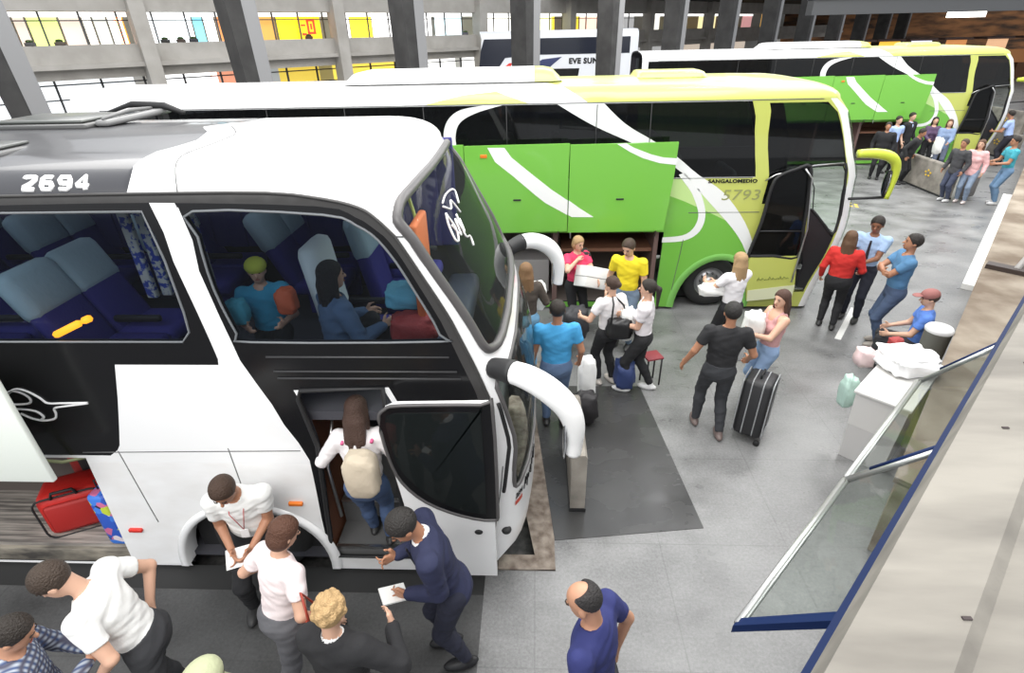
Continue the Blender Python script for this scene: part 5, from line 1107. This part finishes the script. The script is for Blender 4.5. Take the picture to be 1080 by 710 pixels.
cap.ell(k['Hd'](0, -.004, .03), (.1, .115, .085), Matrix(k['Rh'].tolist()), 12).ell(k['Hd'](0, .075, .028), (.075, .08, .012), Matrix(k['Rh'].tolist()), 10)
cap.build('cap', mat('olive_cap', (.38, .40, .25), .85, bump=.3), p)
p, k = person('balding man in a navy T-shirt with white shoulder print, alone at the bottom centre', .36, 1.86, 62, 1.70, h=NEAR, skin='a', hair=('bald', (.025, .022, .022)), shirt=((.028, .035, .15), 'short'), legs=((.05, .05, .06), 'trousers'), lean=3, head=(22, 8), hr=(.135, -.03, .53), pr=(1, -.6, .2), hl=(-.16, .05, .52), build=1.12)
T = k['T']; pt = MB()
for sx, b0 in ((1, .27), (-1, .27)):
    for j in range(7): q = T(sx*.098, -.02+.0*j, b0-.012*j); pt.ell(q+V3(sx*.012, 0, .02-.003*j), (.006, .014, .008), n=4)
pt.build('shoulder_print', mat('print_white', (.7, .7, .72), .7), p)
# boarding the coach
p, k = person('woman in a white jacket with a beige backpack climbing into the double-deck coach', -1.38, 3.22, 6, 1.62, z=.28, h=.011, skin='d', hair=('long', (.06, .03, .02)), shirt=((.78, .74, .74), 'long'), legs=(JEAN, 'trousers'), female=True, lean=8, hl=(-.2, .16, .62), hr=(.2, .1, .6), fl=(-.05, .16, .0), fr=(.05, .08, 0), head=(10, -10))
bp = bag_blob('backpack', 'bulging beige backpack on the back of the woman boarding the coach', 'backpack', wp(p, k['T'](.03, -.155, .17)), (.16, .12, .24), mat('beige_canvas', (.55, .47, .36), .85, bump=.4, bscale=20), jit=.06)
MB().tube([wp(p, k['T'](-.07, -.06, .28)), wp(p, k['T'](-.07, .03, .30)), wp(p, k['T'](-.08, .085, .2))], .014).tube([wp(p, k['T'](.07, -.06, .28)), wp(p, k['T'](.07, .03, .30)), wp(p, k['T'](.08, .085, .2))], .014).build('shoulder_strap', mat('pink_strap', (.7, .12, .28), .7), bp)
p, k = person('dark-haired passenger in an orange top already inside the coach doorway', -1.22, 3.72, -30, 1.5, z=.56, h=.012, skin='a', hair=('short', DK), shirt=((.75, .16, .04), 'short'), hide_legs=False, lean=10, hip=.40, fl=(-.05, .12, 0), fr=(.06, .10, 0))
# queue between the coaches
p, k = person('man in a bright blue T-shirt seen from behind near the coach mirror', .25, 5.40, 4, 1.72, skin='b', hair=('short', DK), shirt=((.05, .30, .58), 'short'), legs=((.09, .14, .24), 'trousers'), build=1.15, hl=(-.16, .06, .5), hr=(.17, .06, .52))
p, k = person('woman with long light brown hair in a dark brown top behind the coach windscreen', -.12, 6.66, 12, 1.66, skin='d', hair=('long', LBR), shirt=((.07, .055, .045), 'long'), legs=((.16, .34, .52), 'trousers'), female=True, hr=(.12, .14, .66), hl=(-.12, .1, .58))
bag_blob('white_bundle', 'white bundle carried by the woman in the dark brown top', 'bundle', wp(p, (.2, .12, 1.12)), (.13, .12, .24), mat('white_cloth', (.82, .82, .80), .85, bump=.3, bscale=15))
bag_blob('duffel_bag', 'black and red duffel bag on the floor beside the man in the blue T-shirt', 'bag', (.62, 5.45, .24), (.20, .16, .24), mat('black_nylon', (.02, .018, .02), .6, bump=.3, bscale=20))
bag_blob('white_sack', 'white sack standing between the man in blue and the woman with the black handbag', 'sack', (.66, 5.75, .42), (.14, .12, .42), mat('white_cloth', (.82, .82, .80)), jit=.07)
p, k = person('fair-haired traveller in a pink top holding a white box by the luggage hold', .64, 7.92, 205, 1.6, skin='d', hair=('bob', (.42, .27, .13)), shirt=((.72, .05, .13), 'short'), legs=(BLK, 'trousers'), head=(12, 10), hr=(.05, .10, .80), pr=(1, .2, -.6), hl=(-.1, .24, .62), female=True)
bag_blob('backpack', 'small black backpack on the traveller in the pink top', 'backpack', wp(p, (-.16, -.04, 1.18)), (.12, .14, .2), mat('black_nylon', (.02, .018, .02)))
bx = empty('cardboard_box', (.86, 7.66, .86), .5, 'white cardboard box held out by the traveller in pink', 'box')
MB().box(-.24, .24, -.14, .14, 0, .32, .01, M=Matrix.Rotation(.35, 4, 'Y') @ Matrix.Rotation(-.3, 4, 'X')).build('carton', mat('white_card', (.8, .8, .79), .7), bx)
MB().box(-.242, .242, -.142, .142, .15, .165, .0, M=Matrix.Rotation(.35, 4, 'Y') @ Matrix.Rotation(-.3, 4, 'X')).build('lid_seam', mat('grey_seam', (.35, .35, .35), .7), bx)
bag_blob('travel_bag', 'dark grey travel bag beside the traveller in pink', 'bag', (.62, 7.28, .46), (.24, .2, .3), mat('charcoal_nylon', (.04, .04, .045), .7, bump=.3, bscale=20))
bag_blob('travel_bag', 'low black travel bag in front of the dark grey one', 'bag', (.36, 7.0, .26), (.24, .2, .26), mat('black_nylon', (.02, .018, .02)))
p, k = person('young man in a yellow polo shirt standing by the open luggage hold', 1.36, 7.38, 158, 1.76, skin='d', hair=('short', (.05, .03, .018)), shirt=((.78, .62, .02), 'short'), legs=((.16, .22, .3), 'trousers'), head=(24, -14), hl=(-.15, .05, .5))
p, k = person('woman in a white top with a black handbag on her back, hair tied up', .98, 6.34, 28, 1.6, skin='d', hair=('bun', (.05, .025, .015)), shirt=((.78, .74, .74), 'short'), legs=(BLK, 'trousers'), female=True, head=(0, 20), hl=(-.17, .16, .62), shoes=(.55, .5, .46))
hb = bag_blob('handbag', 'black leather handbag on the back of the woman with tied-up hair', 'handbag', wp(p, (.02, -.20, .96)), (.21, .10, .17), mat('black_leather', (.015, .015, .016), .35))
MB().tube([wp(p, (-.12, -.2, 1.05)), wp(p, (-.06, -.14, 1.3)), wp(p, (.0, 0, 1.39)), wp(p, (.1, -.14, 1.25)), wp(p, (.14, -.2, 1.05))], .012).build('strap', mat('black_leather', (.015, .015, .016)), hb)
p, k = person('woman with a long black ponytail and white blouse hugging a white bundle', 1.40, 6.17, 72, 1.63, skin='d', hair=('pony', DK), shirt=((.78, .74, .76), 'short'), legs=(BLK, 'trousers'), shoes=(.7, .7, .7), female=True, hl=(-.03, .17, .62), hr=(.02, .16, .68), fl=(-.05, .1, 0), fr=(.05, -.1, 0))
bag_blob('white_bundle', 'long white bundle hugged by the woman with the black ponytail', 'bundle', wp(p, (.02, .22, .98)), (.12, .10, .28), mat('white_cloth', (.82, .82, .80)))
bag_blob('sports_bag', 'navy blue sports bag on the floor at the feet of the woman with the ponytail', 'bag', (1.22, 6.22, .24), (.17, .2, .25), mat('navy_nylon', (.03, .05, .15), .6, bump=.3, bscale=16))
ch = empty('folding_stool', (1.60, 6.36, 0), .3, 'small dark red folding stool just behind the woman with the ponytail', 'stool')
MB().box(-.12, .12, -.11, .11, .42, .45, .01).build('seat', mat('dark_red_seat', (.22, .03, .04), .6), ch)
for sx in (-.1, .1):
    for sy in (-.09, .09): MB().tube([(sx, sy, .42), (sx, sy, 0)], .012).build('leg', RUBBER, ch)
# centre: couple with suitcase
p, k = person('man in a black T-shirt and dark trousers walking away at the centre of the platform', 2.12, 5.32, -6, 1.73, h=.011, skin='b', hair=('short', (.015, .013, .012)), shirt=((.018, .018, .02), 'short'), legs=((.035, .037, .042), 'trousers'), build=1.1, shoes=(.16, .12, .11), hl=(-.22, .05, .53), hr=(.2, .1, .55), fl=(-.08, .07, 0), fr=(.06, -.08, 0), side=2)
sc_ = empty('suitcase', (2.60, 5.28, 0), -.55, 'large black wheeled suitcase with grey piping tilted beside the man in the black T-shirt', 'suitcase')
TM = Matrix.Translation((0, 0, .05)) @ Matrix.Rotation(-.16, 4, 'X')
sb = MB().box(-.16, .16, -.24, .24, .02, .72, .05, M=TM).build('shell', mat('black_nylon_case', (.018, .018, .02), .55, bump=.2, bscale=30), sc_)
gp = MB()
for xx in (-.162, -.06, .06, .162): gp.tube([TM @ Vector((xx, yy, zz)) for yy, zz in rrect(-.245, .245, .02, .725, .07)], .0075, 6, True)
gp.build('piping', mat('grey_piping', (.32, .33, .34), .5), sc_)
MB().box(-.17, -.16, -.16, .16, .12, .55, .004, M=TM).build('front_pocket', mat('black_nylon_case', (.018, .018, .02)), sc_)
MB().tube([TM @ Vector((0, -.09, .72)), TM @ Vector((0, -.09, .77)), TM @ Vector((0, .09, .77)), TM @ Vector((0, .09, .72))], .012).build('handle', RUBBER, sc_)
for yy in (-.2, .2):
    MB().lathe([(0, -.015), (.035, -.015), (.035, .015), (0, .015)], 12, Matrix.Translation((.13, yy, .035)) @ Matrix.Rotation(PI/2, 4, 'X')).build('wheel', RUBBER, sc_)
p, k = person('woman with long blond hair and a white blouse beside the coach front wheel', 2.80, 7.05, 22, 1.64, skin='d', hair=('blonde', (.40, .26, .13)), shirt=((.80, .78, .80), 'short'), legs=(BLK, 'trousers'), female=True, hl=(-.13, .22, .68), hr=(-.02, .22, .66), pr=(1, .3, -.3))
bag_blob('white_bundle', 'white folded blanket carried by the woman with long blond hair', 'bundle', wp(p, (-.26, .16, 1.08)), (.22, .12, .10), mat('white_cloth', (.82, .82, .80)))
p, k = person('woman with long brown hair in a sleeveless pink top hugging a white bundle', 2.90, 5.92, 98, 1.6, h=.011, skin='d', hair=('long', (.07, .03, .018)), shirt=((.60, .33, .33), 'tank'), legs=((.25, .36, .55), 'trousers'), female=True, hl=(-.08, .22, .70), hr=(.05, .20, .63), head=(6, 20), lean=-4)
bag_blob('white_bundle', 'white bundle hugged by the woman in the sleeveless pink top', 'bundle', wp(p, (.0, .25, 1.16)), (.15, .13, .22), mat('white_cloth', (.82, .82, .80)))
bag_blob('white_bag', 'white carrier bag hanging between the man in black and the woman in pink', 'bag', (2.56, 5.95, .78), (.10, .10, .18), mat('white_cloth', (.82, .82, .80)))
# right: pair at the coach door, man waiting
p, k = person('woman in a red top and black trousers seen from behind by the lime coach door', 4.74, 7.98, -32, 1.62, skin='d', hair=('long', (.12, .06, .03)), shirt=((.55, .025, .02), 'long'), legs=(BLK, 'trousers'), female=True, build=1.2, hr=(.15, .14, .58))
p, k = person('uniformed man in a light blue shirt and dark tie facing the woman in red', 5.26, 8.28, 140, 1.76, skin='c', hair=('short', DK), shirt=((.36, .50, .72), 'short'), legs=((.02, .022, .035), 'trousers'), tie=(.02, .02, .04), head=(16, 0), hl=(-.02, .2, .64), hr=(.08, .2, .62))
p, k = person('man in a blue polo shirt and jeans with folded arms looking up to the left', 5.26, 7.42, 76, 1.76, skin='b', hair=('short', (.02, .015, .012)), shirt=((.08, .20, .36), 'short'), legs=((.06, .09, .16), 'trousers'), shoes=(.30, .27, .24), hl=(.06, .13, .67), hr=(-.05, .15, .70), pl=(-.8, .5, -.6), pr=(.8, .5, -.6), head=(-6, -5), build=1.08)
p, k = person('person in a red cap and blue shirt seated low behind the grey litter bin', 5.24, 6.66, 60, 1.66, skin='d', hair=('short', (.05, .03, .02)), shirt=((.10, .22, .62), 'short'), legs=((.03, .03, .035), 'trousers'), hip=.27, head=(10, 10), hl=(-.1, .2, .36), hr=(.08, .2, .36), fl=(-.06, .25, 0), fr=(.06, .25, 0))
st_ = empty('low_bench', (5.24, 6.66, 0), 1.0, 'low dark bench under the seated person in the red cap', 'bench')
MB().box(-.25, .25, -.18, .18, .30, .36, .01).build('seat', mat('bench_dark', (.05, .04, .035), .7), st_)
for sx in (-.22, .22): MB().box(sx-.02, sx+.02, -.16, .16, 0, .30).build('leg', mat('bench_dark', (.05, .04, .035)), st_)
cap = MB().ell(k['Hd'](0, -.004, .03), (.095, .11, .08), Matrix(k['Rh'].tolist()), 10).ell(k['Hd'](0, .075, .028), (.07, .07, .012), Matrix(k['Rh'].tolist()), 8).build('cap', mat('red_cap', (.30, .12, .11), .8), p)
# people at the far coach
FAR = .02
p, k = person('man in a dark suit standing tallest behind the marked barrier', 12.26, 19.3, 200, 1.76, h=FAR, skin='d', hair=('short', DK), shirt=(BLK, 'jacket'), collar=(.4, .5, .7), legs=(BLK, 'trousers'))
p, k = person('man in a light blue shirt just left of the tall man in the dark suit', 11.5, 18.7, 190, 1.74, h=FAR, skin='d', hair=('short', DK), shirt=((.38, .5, .8), 'short'), legs=(BLK, 'trousers'))
p, k = person('person in a black coat at the left end of the group beside the luggage hold', 10.75, 17.9, 150, 1.68, h=FAR, skin='b', hair=('short', DK), shirt=(BLK, 'coat'), legs=(BLK, 'trousers'), build=1.25)
p, k = person('person in black stooping behind the left end of the marked barrier', 11.1, 17.2, -140, 1.66, h=FAR, skin='b', hair=('short', DK), shirt=((.02, .02, .022), 'jacket'), legs=(BLK, 'trousers'), lean=20, build=1.2)
p, k = person('woman with long dark hair in a dark purple top behind the barrier', 13.0, 19.25, 160, 1.62, h=FAR, skin='d', hair=('long', DK), shirt=((.10, .06, .12), 'long'), legs=(BLK, 'trousers'), female=True, hl=(-.06, .2, .6), hr=(.06, .2, .6))
p, k = person('woman in a blue denim jacket beside the woman in dark purple', 13.1, 18.7, 150, 1.62, h=FAR, skin='d', hair=('long', BRN), shirt=((.20, .27, .42), 'jacket'), legs=((.12, .14, .2), 'trousers'), female=True, hl=(-.06, .2, .6), hr=(.06, .2, .6))
bag_blob('white_bag', 'white bag in front of the woman in the denim jacket', 'bag', (12.55, 18.1, .95), (.14, .14, .3), mat('white_cloth', (.82, .82, .80)))
p, k = person('woman in a pink jacket and jeans standing at the right end of the marked barrier', 11.58, 15.12, 130, 1.63, h=.016, skin='d', hair=('long', BRN), shirt=((.72, .42, .42), 'jacket'), legs=((.22, .28, .38), 'trousers'), shoes=(.7, .62, .6), female=True)
p, k = person('person in dark clothes close behind the woman in the pink jacket', 11.28, 15.3, 110, 1.62, h=.016, skin='b', hair=('short', (.08, .05, .03)), shirt=((.05, .05, .055), 'jacket'), legs=((.05, .06, .1), 'trousers'), shoes=(.6, .6, .6))
p, k = person('man in a teal T-shirt and jeans at the right edge of the picture', 12.35, 14.95, 78, 1.73, h=.016, skin='b', hair=('short', DK), shirt=((.05, .34, .42), 'short'), legs=((.14, .24, .38), 'trousers'), shoes=(.6, .6, .6), hl=(-.08, .22, .62), hr=(.1, .22, .62), lean=6)
sx_ = empty('grey_suitcase', (12.0, 15.6, 0), .3, 'grey upright suitcase standing in front of the man in teal', 'suitcase')
MB().box(-.2, .2, -.14, .14, .05, .62, .05).build('shell', mat('grey_case', (.22, .21, .21), .5), sx_)
MB().tube([(-.08, 0, .62), (-.08, 0, .85), (.08, 0, .85), (.08, 0, .62)], .01).build('handle', RUBBER, sx_)
p, k = person('man in a light blue shirt leaning in at the door of the farther lime coach', 15.75, 19.55, 40, 1.74, h=FAR, skin='b', hair=('short', DK), shirt=((.36, .48, .78), 'short'), legs=((.02, .02, .03), 'trousers'), lean=14, hl=(-.1, .25, .62), hr=(.1, .25, .62))
# passengers inside
p, k = person('passenger with long black hair and a denim jacket sitting behind the large side window', -1.56, 3.66, -50, 1.62, z=1.5, h=.012, skin='d', hair=('long', (.012, .010, .010)), shirt=((.09, .15, .26), 'jacket'), legs=(BLK, 'trousers'), hip=.36, female=True, hl=(-.1, .2, .5), hr=(.1, .2, .5), fl=(-.05, .24, .18), fr=(.05, .24, .18), lean=4)
p, k = person('child in a yellow cap seated toward the rear of the large side window', -2.12, 3.78, 200, 1.3, z=1.78, h=.012, skin='d', hair=('short', BRN), shirt=((.05, .35, .55), 'short'), legs=(BLK, 'trousers'), hip=.36, hl=(-.1, .2, .5), hr=(.1, .2, .5), fl=(-.05, .2, 0), fr=(.05, .2, 0), lean=6)
MB().ell(k['Hd'](0, -.004, .03), (.08, .09, .065), Matrix(k['Rh'].tolist()), 10).build('cap', mat('yellow_cap', (.55, .6, .08), .8), p)
bag_blob('colourful_bag', 'red and orange bag beside the child in the yellow cap', 'bag', (-1.86, 3.60, 2.60), (.09, .08, .12), mat('red_orange_bag', (.6, .12, .05), .7))
bag_blob('blue_cushion', 'teal blue cushion behind the large side window', 'cushion', (-2.20, 3.5, 2.56), (.10, .07, .12), mat('teal_cushion', (.08, .42, .55), .7))
bag_blob('luggage_bundle', 'light blue bundle near the front of the large side window', 'bundle', (-.98, 3.75, 2.58), (.20, .18, .10), mat('sky_blue_cloth', (.15, .45, .6), .8, bump=.3))
bag_blob('luggage_bundle', 'dark red bag lying below the light blue bundle in the coach window', 'bundle', (-.90, 3.55, 2.40), (.22, .14, .14), mat('dark_red_bag', (.32, .04, .04), .7, bump=.3))
for x_, y_, nm in ((-.22, 9.05, 'passenger in a grey top silhouetted behind the dark coach window above the luggage doors'), (1.55, 9.05, 'passenger in a pale top behind the dark coach window near the front')):
    person(nm, x_, y_, -80, 1.68, z=1.28, h=.018, skin='b', hair=('short', DK), shirt=((.22, .25, .28), 'short') if x_ < 0 else ((.4, .36, .36), 'short'), hip=.36, fl=(-.05, .2, .15), fr=(.05, .2, .15), hl=(-.1, .2, .5), hr=(.1, .2, .5))
# ------------------------------------------------------------ luggage and trolley
red = empty('red_suitcase', (-4.40, 3.62, .24), .45, 'bright red suitcase lying in the open luggage hold of the double-deck coach', 'suitcase')
RD = mat('red_case', (.55, .02, .015), .5, bump=.2, bscale=30)
MB().box(-.26, .26, -.18, .18, .0, .46, .07).build('shell', RD, red)
MB().box(-.20, .20, -.215, -.17, .06, .38, .03).build('front_pocket', mat('red_case_dark', (.38, .015, .012), .6), red)
MB().tube([(-.1, -.2, .46), (-.08, -.2, .52), (.08, -.2, .52), (.1, -.2, .46)], .014).build('handle', RUBBER, red)
MB().tube([Vector((x_, -.19, z_)) for x_, z_ in rrect(-.265, .265, .0, .465, .08)], .01, 6, True).build('piping', RUBBER, red)
red2 = empty('red_holdall', (-4.25, 4.0, .24), .1, 'darker red holdall behind the bright red suitcase in the luggage hold', 'bag')
MB().box(-.35, .2, -.15, .2, .0, .8, .09).build('bag_body', mat('red_case_dark', (.38, .015, .012)), red2)
MB().box(-.2, -.1, -.17, -.15, .1, .7, .005).build('strap', RUBBER, red2)
m = bpy.data.materials.new('floral_print'); m.use_nodes = True; nt = m.node_tree; vo = nt.nodes.new('ShaderNodeTexVoronoi'); vo.inputs['Scale'].default_value = 14; cr = nt.nodes.new('ShaderNodeValToRGB')
cr.color_ramp.interpolation = 'CONSTANT'
for i_, (ps, cc) in enumerate(((0, (.03, .10, .5, 1)), (.35, (.05, .2, .7, 1)))): cr.color_ramp.elements[i_].position = ps; cr.color_ramp.elements[i_].color = cc
for ps, cc in ((.6, (.6, .15, .3, 1)), (.7, (.8, .7, .75, 1)), (.82, (.5, .6, .05, 1)), (.9, (.02, .02, .05, 1))): e_ = cr.color_ramp.elements.new(ps); e_.color = cc
tc = nt.nodes.new('ShaderNodeTexCoord'); nt.links.new(tc.outputs['Object'], vo.inputs['Vector']); sp = nt.nodes.new('ShaderNodeSeparateColor'); nt.links.new(vo.outputs['Color'], sp.inputs[0]); nt.links.new(sp.outputs[0], cr.inputs[0]); nt.links.new(cr.outputs[0], nt.nodes['Principled BSDF'].inputs['Base Color'])
fb = empty('printed_bag', (-3.62+.0, 3.42, .24), .0, 'blue bag with a colourful print standing at the edge of the luggage hold', 'bag')
fb.location = (-3.86, 3.38, .24)
MB().box(-.08, .10, -.1, .2, 0, .62, .04).build('bag_body', m, fb)
MB().tube([(-.02, 0, .6), (-.02, 0, .72), (.06, .1, .72), (.06, .1, .6)], .008).build('handle', RUBBER, fb)
# white trolley box with heaped linen
tb_ = empty('white_bin', (3.95, 5.05, 0), PI/4, 'large white tapered bin on the floor in front of the low wall', 'bin')
WB = mat('white_plastic', (.70, .69, .67), .45)
def taper(z0, z1, x0, x1, y0, y1, t0, t1): 
    return [(x0-t0, y0-t0, z0), (x1+t0, y0-t0, z0), (x1+t0, y1+t0, z0), (x0-t0, y1+t0, z0), (x0-t1, y0-t1, z1), (x1+t1, y0-t1, z1), (x1+t1, y1+t1, z1), (x0-t1, y1+t1, z1)]
bxf = [(0, 1, 5, 4), (1, 2, 6, 5), (2, 3, 7, 6), (3, 0, 4, 7), (4, 5, 6, 7), (3, 2, 1, 0)]
MB().add(taper(0, .45, -.42, .42, -.22, .22, -.0, .01), bxf).build('lower_shell', mat('white_plastic_lower', (.60, .59, .58), .5), tb_)
MB().add(taper(.45, .88, -.42, .42, -.22, .22, .012, .03), bxf).build('upper_shell', WB, tb_)
MB().box(-.47, .47, -.27, .27, .86, .9, .01).build('rim', WB, tb_)
ln_ = bag_blob('linen_heap', 'heap of bright white linen piled on top of the white bin', 'linen', (4.22, 5.36, 1.0), (.36, .34, .13), mat('bright_linen', (.88, .88, .88), .8, bump=.4, bscale=8), jit=.14, n=20)
bag_blob('plastic_bag', 'pale green plastic bag hanging on the left of the white bin', 'bag', (3.62, 5.28, .62), (.10, .12, .24), mat('pale_green_plastic', (.45, .62, .55), .4, bump=.3))
bag_blob('plastic_bag', 'pale pink plastic bag on the left of the linen heap', 'bag', (3.86, 5.55, .92), (.13, .12, .14), mat('pale_pink_plastic', (.72, .55, .55), .4, bump=.3))
bag_blob('red_bundle', 'small dark red bundle behind the linen heap', 'bundle', (4.28, 5.72, 1.02), (.09, .08, .07), mat('dark_red_bag', (.32, .04, .04)))
yb = MB().box(-.05, .05, -.3, .3, 0, .8, .03, M=Matrix.Rotation(PI/4, 4, 'Z')).build('yellow_board', mat('yellow_green_board', (.45, .5, .04), .5)); yb.location = (4.50, 4.86, 0)
tag(yb, 'yellow-green folded board leaning between the white bin and the low wall', 'board')
gb = empty('litter_bin', (5.13, 6.22, 0), 0, 'tall grey cylindrical litter bin with a white top beside the low wall', 'litter bin')
gm_ = mat('grey_bin', (.16, .16, .14), .5)
MB().lathe([(0, 0), (.13, 0), (.14, .04), (.15, .88), (.155, .9)], 24).build('bin_body', gm_, gb)
MB().lathe([(.155, .9), (.16, .93), (.14, .96), (0, .965)], 24).build('bin_lid', mat('white_lid', (.7, .7, .7), .4), gb)
